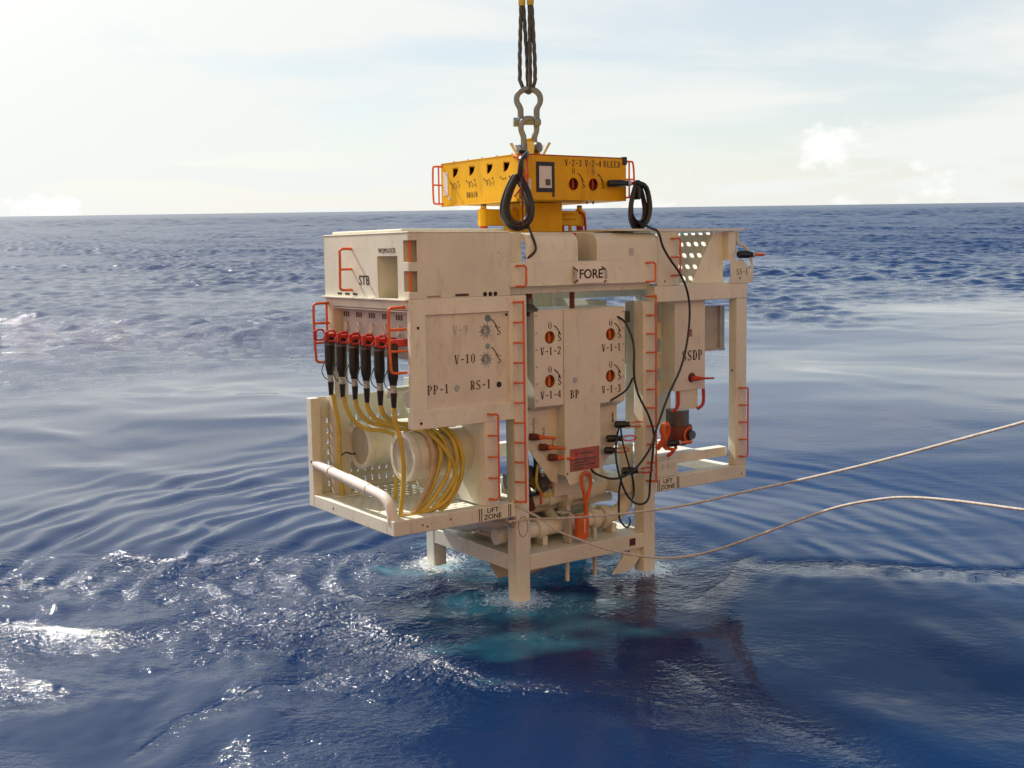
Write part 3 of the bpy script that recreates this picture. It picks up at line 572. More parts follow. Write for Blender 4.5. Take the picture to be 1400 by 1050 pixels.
part('worn_mark', G().box(-1.1, -0.96, -0.002, 0.0, 2.128, 2.142), 'grime', mod, front_l)
E_ = G(); x = XL-0.125
E_.tube([(XL+0.01,1.075,2.575),(x+0.03,1.075,2.575),(x,1.075,2.555),(x,1.075,2.50),(x,1.08,2.38),(x,1.085,2.25),(x,1.085,2.205),(x+0.03,1.085,2.185),(XL+0.01,1.085,2.185)], 0.013, 8, 3)
gr = part('grab_rail', E_, 'orange', mod, smooth=True)
part('rung', G().tube([(XL+0.01,1.08,2.382),(x,1.08,2.382)], 0.012, 8, 1), 'orange', mod, gr, smooth=True)
# ---- starboard fore panel: frame, recessed door
frame_l = cream('panel_frame', G().plate(rect(XL,-PW-0.001,0.945,2.116), [rect(-1.118,-0.205,1.11,1.97)], 0.0, 0.035, FY), bevel=0.004)
holes = [ring(-0.428,1.912,0.036,12), ring(-0.457,1.795,0.056,16), ring(-0.455,1.53,0.056,16), ring(-0.435,1.652,0.03,10)]
door_l = part('recessed_panel', G().plate(rect(-1.119,-0.204,1.109,1.971), holes+[ring(-0.78,1.285,0.032,12)], 0.03, 0.038, FY), 'panel', mod)
for (cx, cz) in ((-0.457,1.795), (-0.455,1.53)):
    part('valve_stem', G().lathe([(0.05,0),(0.05,0.03),(0.02,0.031),(0.02,-0.02)], (cx, 0.06, cz), (0,1,0), 14), 'galv', mod, door_l, smooth=True)
    g = G()
    for k in range(10):
        a = 2*math.pi*k/10; g.tube([(cx+0.062*math.cos(a),0.0285,cz+0.062*math.sin(a)),(cx+0.075*math.cos(a),0.0285,cz+0.075*math.sin(a))], 0.003, 4, 1)
    part('tick_marks', g, 'grease', mod, door_l)
    arc_arrow(mod, cx, cz, 0.0285, 0.125, 62, 22, 'grease', door_l)
    stencil(mod, 'S', 0.075, (cx+0.15, 0.03, cz-0.005), (1,0,0), (0,0,1), 'grease', door_l)
stencil(mod, 'V-9', 0.085, (-0.735, 0.03, 1.82), (1,0,0), (0,0,1), 'galv', door_l)  # pale colour stands in for light passing through the cut letters
stencil(mod, 'V-10', 0.085, (-0.69, 0.03, 1.55), (1,0,0), (0,0,1), 'grease', door_l)
stencil(mod, 'PP-1', 0.085, (-0.985, 0.03, 1.29), (1,0,0), (0,0,1), 'grease', door_l)
stencil(mod, 'RS-1', 0.085, (-0.52, 0.03, 1.30), (1,0,0), (0,0,1), 'grease', door_l)
part('plug_hole', G().lathe([(0.028,0),(0.028,0.003)], (-0.315,0.0265,1.285), (0,1,0), 14), 'ink', mod, door_l)
for (bx, bz) in ((-1.2,1.86),(-1.19,1.0),(-0.24,1.94)): part('bolt_hole', G().lathe([(0.014,0),(0.014,0.002)], (bx,-0.0022,bz), (0,1,0), 10), 'ink', mod, frame_l)
cream('panel_rib', G().box(-1.27,-0.17,0.04,0.10,0.95,1.09), bevel=0.004); cream('panel_rib', G().box(-1.27,-1.13,0.04,0.07,1.1,2.09), bevel=0.004)
# inner post and its grab rail
cream('inner_post', G().box(-0.505,-0.345,0.0,0.10,0.143,0.944), bevel=0.006)
ladder(mod, -0.392, 0.215, 1.02, n=4)
ladder(mod, -0.085, 0.149, 2.053); ladder(mod, 1.583, 0.144, 2.053)
ladder(mod, -0.047, 2.20, 2.392, n=1); ladder(mod, 1.576, 2.203, 2.395, n=1); ladder(mod, 1.92, 2.257, 2.636, n=2)
ladder(mod, 2.93, 0.25, 1.01, n=4)
cream('reel_mount', G().box(-0.47,-0.455,0.105,1.55,0.13,1.25), bevel=0.003)
cream('inner_wall', G().box(-0.45,-0.16,0.62,0.635,0.13,1.9), bevel=0.003)
# ---- starboard open bay: posts, receptacle panel
cream('rear_post', G().box(XL,XL+0.15,1.51,1.67,0.12,2.097), bevel=0.008)
rec = part('receptacle_panel', G().box(-1.185,-1.17,0.06,1.50,1.56,2.0), 'dull', mod, bevel=0.003)
for i in range(6):
    yy = 1.40-i*0.26
    part('lug_ring', G().tube([(-1.20+0.01*math.cos(a), yy+0.035*math.cos(a), 1.82+0.045*math.sin(a)) for a in [R(20*k) for k in range(18)]], 0.008, 6, 1, closed=True), 'white', mod, rec, smooth=True)
    g = G()
    for k in range(3): g.box(-1.187,-1.1855, yy-0.06+k*0.045, yy-0.03+k*0.045, 1.915, 1.965)
    part('worn_lettering', g, 'grease', mod, rec)
cream('soffit', G().box(-1.27,-0.2,0.06,1.5,2.0,2.012), bevel=0)
def double_rail(y, inner):
    g = G(); x1 = XL-0.165
    g.tube([(XL+0.01,y,2.045),(x1+0.05,y,2.045),(x1+0.01,y,2.035),(x1,y,1.99),(x1,y,1.75),(x1+0.01,y,1.52),(x1+0.02,y,1.475),(x1+0.06,y,1.46),(XL+0.01,y,1.46)], 0.0135, 8, 3)
    o = part('grab_rail', g, 'orange', mod, smooth=True)
    for z in (1.655, 1.85): part('rung', G().tube([(XL+0.01,y,z),(x1+0.003,y,z)], 0.0125, 8, 1), 'orange', mod, o, smooth=True)
    if inner: part('rung', G().tube([(XL-0.022,y,2.045),(XL-0.022,y,1.70)], 0.0125, 8, 1), 'orange', mod, o, smooth=True)
double_rail(1.60, True); double_rail(0.09, False)
# ---- lower starboard basket
perf = []
for i in range(12):
    for j in range(7): perf.append(slot(-1.29+i*0.083, 0.86-j*0.108, 0.02, 0.055, 3))
cream('perforated_panel', G().plate(rect(-1.40,-0.30,0.121,1.10), perf, 1.70, 1.712, FY), bevel=0)
cream('corner_post', G().box(-1.496,-1.40,1.625,1.73,0.0,1.10), bevel=0.006)
fl = []
for i in range(11):
    for j in range(16): fl.append(slot(-1.33+i*0.105+(0.05 if j % 2 else 0), 0.22+j*0.088, 0.05, 0.026, 3))
cream('perforated_floor', G().plate(rect(-1.41,-0.16,0.131,1.62), fl, 0.10, 0.108, FZ), bevel=0)
cream('bumper_pipe', G().tube([(-1.455,1.63,0.435),(-1.455,1.3,0.405),(-1.455,0.8,0.37),(-1.455,0.36,0.335),(-1.455,0.22,0.31),(-1.455,0.13,0.25),(-1.455,0.10,0.17),(-1.455,0.10,0.11)], 0.05, 16, 4), bevel=0, smooth=True, mat='white')
cream('pipe_sleeve', G().lathe([(0.055,0),(0.055,0.42)], (-1.455,0.95,0.381), (0,-1,-0.075), 16), bevel=0, smooth=True, mat='white')
part('pipe_clip', G().lathe([(0.058,0),(0.058,0.02)], (-1.455,1.32,0.407), (0,-1,-0.08), 16), 'white', mod)
for k, (yc, zc) in enumerate(((0.46,0.63),(1.32,0.63))):
    cream('reel_drum', G().lathe([(0.165,0.10),(0.185,0.10),(0.19,0.0),(0.235,0.0),(0.24,0.02),(0.238,0.055),(0.222,0.075),(0.22,0.67)], (-1.13,yc,zc), (1,0,0), 40), bevel=0, smooth=True)
    part('drum_cap', G().lathe([(0.186,0),(0.186,0.01)], (-1.118,yc,zc), (1,0,0), 32), 'drum_face', mod)
for (yc, zc, xx, r_) in ((1.0,1.17,-0.98,0.06),(0.62,1.14,-0.98,0.085)):
    cream('end_cap', G().lathe([(r_*0.5,0),(r_*0.9,0.01),(r_,0.04),(r_,0.5)], (xx,yc,zc), (1,0,0), 24), bevel=0, smooth=True)
for g_ in (G().box(-1.36,-1.0,1.40,1.52,0.109,0.125), ): cream('floor_strip', g_, bevel=0.002)
sans(mod, 'LIFT\nZONE', 0.064, (-0.43, -0.002, 0.072), (1,0,0), (0,0,1), 'ink', lz_l, bold=0.0006, sx=1.15)
sans(mod, 'LIFT\nZONE', 0.064, (1.80, -0.002, 0.072), (1,0,0), (0,0,1), 'ink', lz_r, bold=0.0006, sx=1.15)
for xs, pa in (((-0.585,-0.56,-0.25,-0.228), lz_l), ((1.655,1.677,1.93,1.952), lz_r)):
    for x0 in xs: part('lift_mark', G().box(x0, x0+0.009, -0.002, 0.001, 0.012, 0.133), 'ink', mod, pa)
# ---- middle top cover with its rounded fore edge
def cover(x0, x1):
    prof = [(0.012,2.425),(0.0,2.425),(0.0,2.585)]+[(0.115-0.115*math.cos(R(a)), 2.585+0.115*math.sin(R(a))) for a in (15,30,45,60,75,90)]+[(1.68,2.70),(1.68,2.688),(0.13,2.688),(0.012,2.60)]
    return cream('cover_plate', G().prism(prof, x0, x1, lambda u,v,h: (h,u,v)), bevel=0, smooth=True)
cover(0.0, 0.62); cover(0.86, 1.655)
cream('cover_web', G().prism([(0.02,2.425),(0.02,2.59),(0.06,2.66),(0.12,2.686),(0.5,2.686),(0.5,2.425)], 0.862, 0.874, lambda u,v,h: (h,u,v)), bevel=0)
cream('cover_web', G().prism([(0.02,2.425),(0.02,2.59),(0.06,2.66),(0.12,2.686),(0.5,2.686),(0.5,2.425)], 0.606, 0.618, lambda u,v,h: (h,u,v)), bevel=0)
cream('cover_back', G().box(0.62,0.86,0.34,0.35,2.3,2.69), bevel=0)
part('guide_bar', G().tube([(0.70,0.16,2.12),(0.70,0.16,2.70)], 0.022, 8, 1), 'red', mod, smooth=True)
fascia = cream('fascia_plate', G().box(-0.186, 1.655, 0.0, 0.016, 2.195, 2.424), bevel=0.003)
cream('recess_plate', G().box(-0.186,-0.001,0.075,0.09,2.425,2.70), bevel=0); cream('top_plate', G().box(-0.186,1.655,0.36,1.67,2.70,2.714), bevel=0.004)
part('square_mark', G().box(1.27,1.335,-0.003,0.001,2.47,2.545), 'dull', mod, fascia)
sign = part('fore_sign', G().box(0.557,0.95,-0.022,-0.01,2.205,2.385), 'white', mod, bevel=0.004)
sans(mod, 'FORE', 0.125, (0.765,-0.024,2.295), (1,0,0), (0,0,1), 'ink', sign, bold=0.002, sx=1.0)
g = G()
for (a, b) in (((0.55,2.36),(0.60,2.33)),((0.555,2.22),(0.605,2.24)),((0.90,2.36),(0.955,2.335)),((0.93,2.215),(0.955,2.225)),((0.55,2.33),(0.56,2.25))):
    g.prism([(a[0],a[1]-0.012),(b[0],b[1]-0.01),(b[0],b[1]+0.01),(a[0],a[1]+0.012)], -0.026, -0.0225, FY)
part('tie_strap', g, 'smudge', mod, sign)
for x0 in (0.552, 0.935): part('sign_clip', G().box(x0,x0+0.03,-0.034,-0.0265,2.245,2.335), 'galv', mod, sign, bevel=0.003)
# beams below the cover, gap, back wall
cream('cross_beam', G().box(-PW, 1.655, 0.12, 0.26, 2.12, 2.2)); cream('cross_beam', G().box(0.0, 1.466, YB-0.14, YB-0.01, 2.05, 2.2))
cream('back_wall', G().box(0.02, 1.45, 1.52, 1.535, 0.90, 2.08), bevel=0)
cream('side_wall', G().box(-0.04, -0.028, 0.5, 1.5, 0.9, 2.1), bevel=0); cream('side_wall', G().box(1.48, 1.492, 0.62, 1.5, 0.42, 2.0), bevel=0)
part('guide_bar', G().tube([(0.17,0.2,1.9),(0.17,0.2,2.2)], 0.035, 10, 1), 'rust', mod, smooth=True); part('guide_bar', G().tube([(0.70,0.2,1.93),(0.70,0.2,2.19)], 0.026, 10, 1), 'rust', mod, smooth=True)
part('guide_cone', G().lathe([(0.1,0),(0.09,0.02),(0.04,0.07),(0.04,0.12)], (0.17,0.2,1.948), (0,0,1), 14), 'dark_steel', mod, smooth=True)
# ---- control pod in the middle
pod = part('control_pod', G().box(0.155,0.167,0.112,0.70,1.0,1.944).box(1.29,1.302,0.112,0.70,1.0,1.944).box(0.155,1.302,0.112,0.70,1.945,1.957).box(0.168,1.289,0.35,0.36,0.95,1.944), 'cream', mod, bevel=0.002)
vl = [(0.344,1.69),(0.340,1.26)]; vr = [(1.113,1.68),(1.110,1.257)]
pl = part('pod_door', G().plate(rect(0.155,0.507,1.03,1.945), [ring(a,b,0.062,20) for a,b in vl], 0.10, 0.112, FY), 'panel', mod, pod, bevel=0.002)
pr = part('pod_door', G().plate([(0.963,1.0),(1.275,1.0),(1.302,1.03),(1.302,1.945),(0.963,1.945)], [ring(a,b,0.062,20) for a,b in vr], 0.10, 0.112, FY), 'panel', mod, pod, bevel=0.002)
pc = part('pod_centre', G().plate([(0.5075,0.31),(0.5075,1.945),(0.9625,1.945),(0.9625,0.31),(0.93,0.26),(0.60,0.20),(0.56,0.20)], [ring(0.643,1.247,0.03,12)], 0.088, 0.10, FY), 'panel', mod, pod, bevel=0.003)
part('pod_flank', G().box(0.508,0.518,0.1005,0.30,0.30,1.03).box(0.952,0.962,0.1005,0.30,0.30,1.0), 'cream', mod, pod)
part('pod_lip', G().prism([(0.10,1.03),(0.10,1.018),(0.215,0.965),(0.215,0.98)], 0.155, 0.507, lambda u,v,h: (h,u,v)), 'panel', mod, pod)
part('pod_lip', G().prism([(0.10,1.0),(0.10,0.99),(0.215,0.935),(0.215,0.95)], 0.963, 1.29, lambda u,v,h: (h,u,v)), 'panel', mod, pod)
for (a, b), dm, nm in ((vl[0],pl,'V-1-2'),(vl[1],pl,'V-1-4'),(vr[0],pr,'V-1-1'),(vr[1],pr,'V-1-3')):
    v = part('valve', G().lathe([(0.0615,0.0),(0.0615,0.055),(0.059,0.055),(0.055,0.045),(0.02,0.045)], (a,0.104,b), (0,1,0), 20, False), 'brass', mod, pod, smooth=True)
    part('valve_paddle', G().box(a-0.011,a+0.011,0.112,0.15,b-0.048,b+0.048), 'orange', mod, pod, bevel=0.002)
    stencil(mod, 'O', 0.07, (a+0.002,0.10,b+0.115), (1,0,0), (0,0,1), 'ink', dm)
    stencil(mod, 'S', 0.075, (a+0.118,0.10,b-0.005), (1,0,0), (0,0,1), 'ink', dm)
    arc_arrow(mod, a, b, 0.0985, 0.122, 66, 24, 'ink', dm)
    stencil(mod, nm, 0.075, (a+0.008,0.10,b-0.132), (1,0,0), (0,0,1), 'ink', dm)
stencil(mod, 'BP', 0.082, (0.635,0.088,1.112), (1,0,0), (0,0,1), 'ink', pc)
part('gauge', G().lathe([(0.029,0),(0.029,0.01)], (0.643,0.093,1.247), (0,1,0), 14), 'galv', mod, pc)
plc = part('placard', G().box(0.566,0.942,0.083,0.087,0.333,0.562), 'placard', mod, pc)
part('placard_emblem', G().lathe([(0.022,0),(0.022,0.002)], (0.648,0.0808,0.51), (0,1,0), 12), 'red', mod, pc)
g = G()
for (x0,x1,z) in ((0.69,0.86,0.508),(0.62,0.90,0.45),(0.62,0.82,0.42),(0.62,0.88,0.39),(0.60,0.74,0.36)): g.box(x0,x1,0.0815,0.0825,z-0.007,z+0.007)
part('placard_lines', g, 'smudge', mod, pc)
part('bolt_hole', G().lathe([(0.01,0),(0.01,0.002)], (0.535,0.086,0.318), (0,1,0), 8), 'ink', mod, pc)
plate_l = part('plug_plate', G().prism([(0.10,0.975),(0.515,0.975),(0.515,0.20),(0.43,0.235),(0.10,0.66)], 0.22, 0.232, FY), 'panel', mod, pod, bevel=0.002)
plate_r = part('plug_plate', G().prism([(0.963,0.94),(1.29,0.94),(1.29,0.55),(1.06,0.26),(0.963,0.26)], 0.22, 0.232, FY), 'panel', mod, pod, bevel=0.002)
stencil(mod, 'SS1', 0.05, (0.222,0.22,0.868), (1,0,0), (0,0,1), 'ink', plate_l, vertical=True)
stencil(mod, 'SS', 0.05, (0.345,0.22,0.765), (1,0,0), (0,0,1), 'ink', plate_l, vertical=True)
stencil(mod, 'SS', 0.05, (0.455,0.22,0.655), (1,0,0), (0,0,1), 'ink', plate_l, vertical=True)
stencil(mod, 'RR', 0.05, (1.235,0.22,0.835), (1,0,0), (0,0,1), 'ink', plate_r, vertical=True)
part('hose_bundle', G().tube([(0.10,0.34,0.55),(0.17,0.36,0.35),(0.22,0.34,0.12),(0.28,0.36,-0.05)], 0.045, 10, 4), 'rust', mod, smooth=True)
part('hose_bundle', G().tube([(0.30,0.30,0.50),(0.33,0.32,0.32),(0.34,0.30,0.14)], 0.028, 10, 4), 'black', mod, smooth=True)
part('hose_bundle', G().tube([(0.14,0.42,0.75),(0.2,0.45,0.5),(0.25,0.42,0.3),(0.42,0.44,0.15)], 0.05, 10, 4), 'cable', mod, smooth=True)
part('actuator', G().lathe([(0.07,0),(0.07,0.14),(0.05,0.15),(0.05,0.22)], (0.62,0.42,0.0), (0,0,1), 18), 'orange', mod, smooth=True)
part('actuator', G().lathe([(0.05,0),(0.05,0.2),(0.03,0.22),(0.03,0.3)], (0.18,0.45,0.1), (0,0,1), 16), 'dark_steel', mod, smooth=True)
part('cross_block', G().box(0.10,0.52,0.40,0.60,0.16,0.30), 'dark_steel', mod, bevel=0.008)
part('bent_bar', G().tube([(0.30,0.22,0.16),(0.30,0.22,0.02)], 0.014, 8, 1), 'orange', mod, smooth=True)
# ---- pipes low in the middle
def pipe(path, r, name='pipe', sub=4): return cream(name, G().tube(path, r, 18, sub), bevel=0, smooth=True)
pipe([(-0.2,0.42,0.02),(0.4,0.42,0.025),(1.05,0.42,0.03),(1.18,0.42,0.035),(1.27,0.44,0.06),(1.30,0.50,0.13),(1.29,0.62,0.19),(1.22,0.78,0.2),(0.9,1.0,0.2)], 0.076)
for xx in (0.50, 0.98): cream('pipe_collar', G().lathe([(0.09,0),(0.096,0.01),(0.096,0.09),(0.09,0.10)], (xx,0.42,0.026), (1,0,0), 20), bevel=0, smooth=True)
pipe([(-0.2,0.30,-0.25),(0.5,0.30,-0.245),(1.15,0.30,-0.235),(1.32,0.30,-0.225),(1.42,0.30,-0.19),(1.48,0.30,-0.10),(1.49,0.31,0.05),(1.49,0.32,0.5)], 0.08)
for xx in (0.28, 0.98): cream('pipe_collar', G().lathe([(0.094,0),(0.102,0.01),(0.102,0.09),(0.094,0.10)], (xx,0.30,-0.245), (1,0,0), 20), bevel=0, smooth=True)
pipe([(-0.1,1.52,-0.22),(-0.08,1.1,-0.20),(-0.06,0.75,-0.20),(-0.02,0.55,-0.22),(0.1,0.48,-0.26),(0.4,0.5,-0.3)], 0.085)
pipe([(0.06,1.45,-0.02),(0.08,0.9,0.0),(0.1,0.66,0.0)], 0.07); pipe([(0.2,1.2,-0.28),(0.9,1.2,-0.28),(1.4,1.2,-0.28)], 0.09)
cream('deck_plate', G().box(0.0,1.47,0.16,1.53,-0.42,-0.408), bevel=0); cream('deck_plate', G().box(0.2,1.3,0.62,1.5,0.05,0.062), bevel=0)
cream('hook_plate', G().box(0.56,0.60,0.10,0.20,-0.40,-0.07), bevel=0.003, mat='dull'); cream('hook_plate', G().box(0.46,0.60,0.10,0.20,-0.085,-0.07), bevel=0.002, mat='dull')
hk = part('release_handle', G().tube([(0.73,0.05,0.0),(0.715,0.05,0.10),(0.685,0.05,0.20),(0.69,0.05,0.28),(0.735,0.05,0.315),(0.785,0.05,0.29),(0.80,0.05,0.20),(0.765,0.05,0.08),(0.74,0.05,0.0)], 0.018, 10, 4), 'orange', mod, smooth=True)
part('handle_stem', G().box(0.718,0.752,0.03,0.07,-0.12,0.0), 'orange', mod, hk, bevel=0.006)
part('handle_body', G().prism([(0.615,-0.10),(0.755,-0.12),(0.755,-0.34),(0.70,-0.37),(0.615,-0.34)], 0.02, 0.09, FY), 'orange', mod, hk, bevel=0.006)
part('handle_slot', G().box(0.69,0.70,0.017,0.021,-0.29,-0.15), 'white', mod, hk)
part('brown_patch', G().box(1.27,1.35,0.001,0.0042,-0.515,-0.44), 'brown', mod)
part('bolt_hole', G().lathe([(0.011,0),(0.011,0.002)], (1.30,0.048,-0.585), (0,1,0), 8), 'ink', mod)
# worn ring and shackle mark on the near leg
part('worn_ring', G().tube([(-0.08+0.055*math.cos(R(a)),-0.0005,-0.11+0.10*math.sin(R(a))) for a in range(0,360,20)], 0.004, 5, 1, closed=True), 'grime', mod, leg_front_l)
part('pad_eye', G().lathe([(0.045,0),(0.045,0.02),(0.02,0.022),(0.02,0.05)], (-PW,0.08,-0.08), (-1,0,0), 16), 'galv', mod, leg_front_l, smooth=True)

# fittings crowded round the pipes under the pod
for (xx,yy,z0,z1,r_,mt) in ((0.08,0.36,0.42,0.80,0.035,'dark_steel'),(0.19,0.33,0.30,0.60,0.026,'rust'),(0.26,0.40,0.22,0.46,0.04,'dark_steel'),(0.36,0.34,0.12,0.36,0.03,'black'),(0.45,0.40,0.10,0.30,0.045,'cream'),(1.02,0.52,0.10,0.42,0.05,'cream'),(1.20,0.62,-0.40,0.30,0.045,'cream'),(0.12,0.60,-0.40,0.20,0.05,'cream')):
    part('valve_stem', G().lathe([(r_,0),(r_,(z1-z0)*0.7),(r_*0.6,(z1-z0)*0.72),(r_*0.6,z1-z0)], (xx,yy,z0), (0,0,1), 14), mt, mod, smooth=True)
for (xx,yy,zz,r_) in ((0.10,0.36,0.62,0.055),(0.26,0.40,0.34,0.06),(0.45,0.40,0.2,0.065),(1.02,0.52,0.3,0.07)):
    part('valve_wheel', G().lathe([(r_,0),(r_,0.025)], (xx,yy-0.03,zz), (0,-1,0), 10), 'dark_steel', mod)
pipe([(-0.1,0.78,-0.24),(0.6,0.78,-0.24),(1.40,0.78,-0.23)], 0.07); pipe([(1.05,0.42,-0.02),(1.05,0.55,-0.05),(1.05,0.8,-0.10),(1.05,1.3,-0.1)], 0.05)
pipe([(0.62,0.30,-0.24),(0.62,0.46,-0.2),(0.64,0.62,-0.1),(0.66,0.9,-0.02)], 0.055)
for xx in (0.35, 0.9, 1.25): cream('pipe_saddle', G().box(xx-0.03,xx+0.03,0.22,0.38,-0.407,-0.315), bevel=0.004)
for xx in (0.15, 0.75): cream('pipe_saddle', G().box(xx-0.025,xx+0.025,0.35,0.50,-0.20,-0.055), bevel=0.004)
cream('tie_bar', G().tube([(0.0,0.95,0.10),(1.45,0.95,-0.35)], 0.03, 10, 1), bevel=0, smooth=True); cream('tie_bar', G().tube([(0.0,1.30,-0.36),(1.45,1.30,0.08)], 0.03, 10, 1), bevel=0, smooth=True)
cream('keel_plate', G().prism([(-0.02,-0.56),(1.46,-0.56),(1.2,-0.95),(0.2,-0.95)], 0.75, 0.77, FY), bevel=0)
cream('skid_pan', G().box(-1.2,-0.17,0.30,0.32,-0.02,0.095), bevel=0)
pipe([(-0.14,1.40,-0.30),(-0.10,1.0,-0.28),(-0.10,0.70,-0.20),(-0.10,0.50,-0.16),(-0.02,0.36,-0.16)], 0.06)
part('lashing', G().tube([(-1.30,1.42,0.52),(-1.24,1.40,0.56),(-1.15,1.42,0.53),(-1.06,1.45,0.55)], 0.008, 6, 3), 'black', mod, smooth=True)

for (y0,z0,r_) in ((0.55,-0.10,0.05),(0.62,-0.32,0.06),(0.95,-0.12,0.06),(1.05,-0.30,0.07)): pipe([(0.0,y0,z0),(0.75,y0,z0+0.01),(1.46,y0,z0)], r_)
cream('cross_plate', G().box(0.10,0.14,0.18,1.4,-0.405,-0.10), bevel=0.003); cream('cross_plate', G().box(0.80,0.84,0.45,1.4,-0.405,0.04), bevel=0.003)
cream('pipe_flange', G().lathe([(0.12,0),(0.12,0.03)], (0.70,0.42,0.027), (1,0,0), 18), bevel=0, smooth=True); cream('pipe_flange', G().lathe([(0.12,0),(0.12,0.03)], (0.735,0.42,0.027), (1,0,0), 18), bevel=0, smooth=True)
cream('pipe_flange', G().lathe([(0.125,0),(0.125,0.03)], (1.12,0.30,-0.24), (1,0,0), 18), bevel=0, smooth=True); cream('pipe_flange', G().lathe([(0.125,0),(0.125,0.03)], (1.155,0.30,-0.24), (1,0,0), 18), bevel=0, smooth=True)
cream('pod_skirt', G().box(0.53,0.95,0.30,0.34,0.05,0.30), bevel=0.004); cream('guide_block', G().box(1.30,1.46,0.18,0.5,0.0,0.14), bevel=0.006)
part('hose', G().tube([(0.05,0.30,0.60),(0.09,0.25,0.35),(0.16,0.25,0.15),(0.28,0.27,0.12),(0.42,0.27,0.16)], 0.018, 8, 4), 'black', mod, smooth=True)
part('hose', G().tube([(0.30,0.26,0.42),(0.26,0.24,0.25),(0.34,0.24,0.10),(0.46,0.26,0.09)], 0.014, 8, 4), 'cable', mod, smooth=True)
# rows of fasteners on the frame and covers
for k in range(7): part('bolt', G().lathe([(0.011,0),(0.011,0.006),(0.006,0.007)], (-1.25+k*0.17,-0.006,2.09), (0,1,0), 6), 'cream', mod)
for k in range(9): part('bolt', G().lathe([(0.010,0),(0.010,0.006)], (0.05+k*0.19,-0.006,2.21), (0,1,0), 6), 'cream', mod)
for k in range(6): part('bolt', G().lathe([(0.011,0),(0.011,0.006)], (0.18,0.094,1.08+k*0.165), (0,1,0), 6), 'galv', mod)
for k in range(6): part('bolt', G().lathe([(0.011,0),(0.011,0.006)], (1.28,0.094,1.08+k*0.165), (0,1,0), 6), 'galv', mod)
# ---- port upper canopy
port_plate = cream('front_plate', G().box(1.66,1.955,0.0,0.014,2.153,2.70), bevel=0.003)
sl = []
for i in range(9):
    for j in range(12): sl.append(slot(1.98+i*0.095, 0.10+j*0.115, 0.04, 0.085, 3))
cream('canopy_plate', G().plate(rect(1.12,2.90,-0.02,1.66), sl, 2.716, 2.736, FZ), bevel=0.0)
cream('canopy_wall', G().prism([(2.235,2.165),(2.555,2.70),(2.569,2.70),(2.249,2.165)], 0.12, 1.6, lambda u,v,h: (u,h,v)), bevel=0)
cream('canopy_wall', G().box(1.66,1.672,0.30,1.6,2.15,2.70), bevel=0)
cream('gusset', G().prism([(2.235,2.164),(2.698,2.164),(2.698,2.705),(2.56,2.705)], 0.10,0.115, FY), bevel=0.002)
cream('canopy_post', G().box(2.70,2.80,0.02,0.115,2.40,2.71), bevel=0.003)
cream('canopy_deck', G().box(1.96,2.96,0.02,1.6,2.150,2.162), bevel=0)
ss_p = cream('plug_guard', G().prism([(2.72,2.15),(3.02,2.15),(3.02,2.28),(2.95,2.36),(2.90,2.40),(2.72,2.40)], -0.005, 0.012, FY), bevel=0.003)
stencil(mod, 'SS-1', 0.065, (2.885,-0.005,2.275), (1,0,0), (0,0,1), 'grease', ss_p)
part('bolt_hole', G().lathe([(0.013,0),(0.013,0.002)], (2.85,-0.007,2.205), (0,1,0), 8), 'rust', mod, ss_p)
cream('guard_loop', G().tube([(2.84,0.03,2.70),(2.86,0.03,2.58),(2.93,0.03,2.56),(3.0,0.03,2.50),(3.06,0.03,2.38),(3.07,0.03,2.25),(3.06,0.03,2.16)], 0.017, 8, 4), bevel=0, smooth=True)
cream('guard_loop', G().tube([(2.98,0.2,2.72),(2.98,0.2,2.55),(3.03,0.2,2.47),(3.1,0.2,2.36),(3.11,0.2,2.16)], 0.014, 8, 4), bevel=0, smooth=True)
# ---- port frame and bay
cream('top_beam', G().box(1.624,XR,0.0,0.13,1.985,2.149), bevel=0.01); cream('top_beam', G().box(1.624,XR,YB-0.13,YB,1.985,2.149))
cream('top_beam', G().box(XR-0.13,XR-0.004,0.13,YB-0.13,1.99,2.145))
cream('end_post', G().box(XR-0.158,XR,0.002,0.12,0.148,1.985), bevel=0.008); cream('end_post', G().box(XR-0.158,XR,YB-0.12,YB-0.002,0.143,1.985), bevel=0.008)
part('bolt_hole', G().lathe([(0.012,0),(0.012,0.002)], (2.80,0.06,1.2), (1,0,0), 8), 'ink', mod)
ssdp = cream('plug_panel', G().plate(rect(1.997,2.424,1.03,1.984), [ring(2.231,1.16,0.055,16)], 0.09, 0.102, FY), bevel=0.002, mat='panel')
stencil(mod, 'SSDP', 0.105, (2.235,0.09,1.40), (1,0,0), (0,0,1), 'ink', ssdp)
part('plug_socket', G().lathe([(0.054,0),(0.054,0.05)], (2.231,0.10,1.16), (0,1,0), 16), 'rust', mod, ssdp)
part('worn_patch', G().box(2.165,2.23,0.087,0.0895,1.60,1.68), 'placard', mod, ssdp)
cream('panel_edge', G().box(1.985,1.996,0.09,0.30,1.03,1.984), bevel=0.001)
cub = cream('window_plate', G().plate(rect(1.70,2.0,0.95,1.984), [rect(1.87,1.97,1.76,1.94), rect(1.87,1.97,1.44,1.58), rect(1.87,1.97,1.12,1.26)], 0.30, 0.312, FY), bevel=0.001)
cream('bay_wall', G().box(1.70,2.35,0.55,0.56,0.6,1.98), bevel=0)
cream('lower_plate', G().box(2.03,2.345,0.12,0.135,0.82,1.029), bevel=0.002)
for sx_, xx in ((-1,2.015),(1,2.385)):
    part('hook_bar', G().tube([(xx,0.075,1.03),(xx,0.07,0.93),(xx-0.01,0.07,0.87),(xx-0.05,0.07,0.835),(xx-0.085,0.08,0.82)], 0.018, 8, 3), 'red', mod, smooth=True)
jack = part('port_actuator', G().lathe([(0.125,0.0),(0.125,0.20)], (2.19,0.27,0.60), (0,0,1), 28), 'dark_steel', mod, smooth=True)
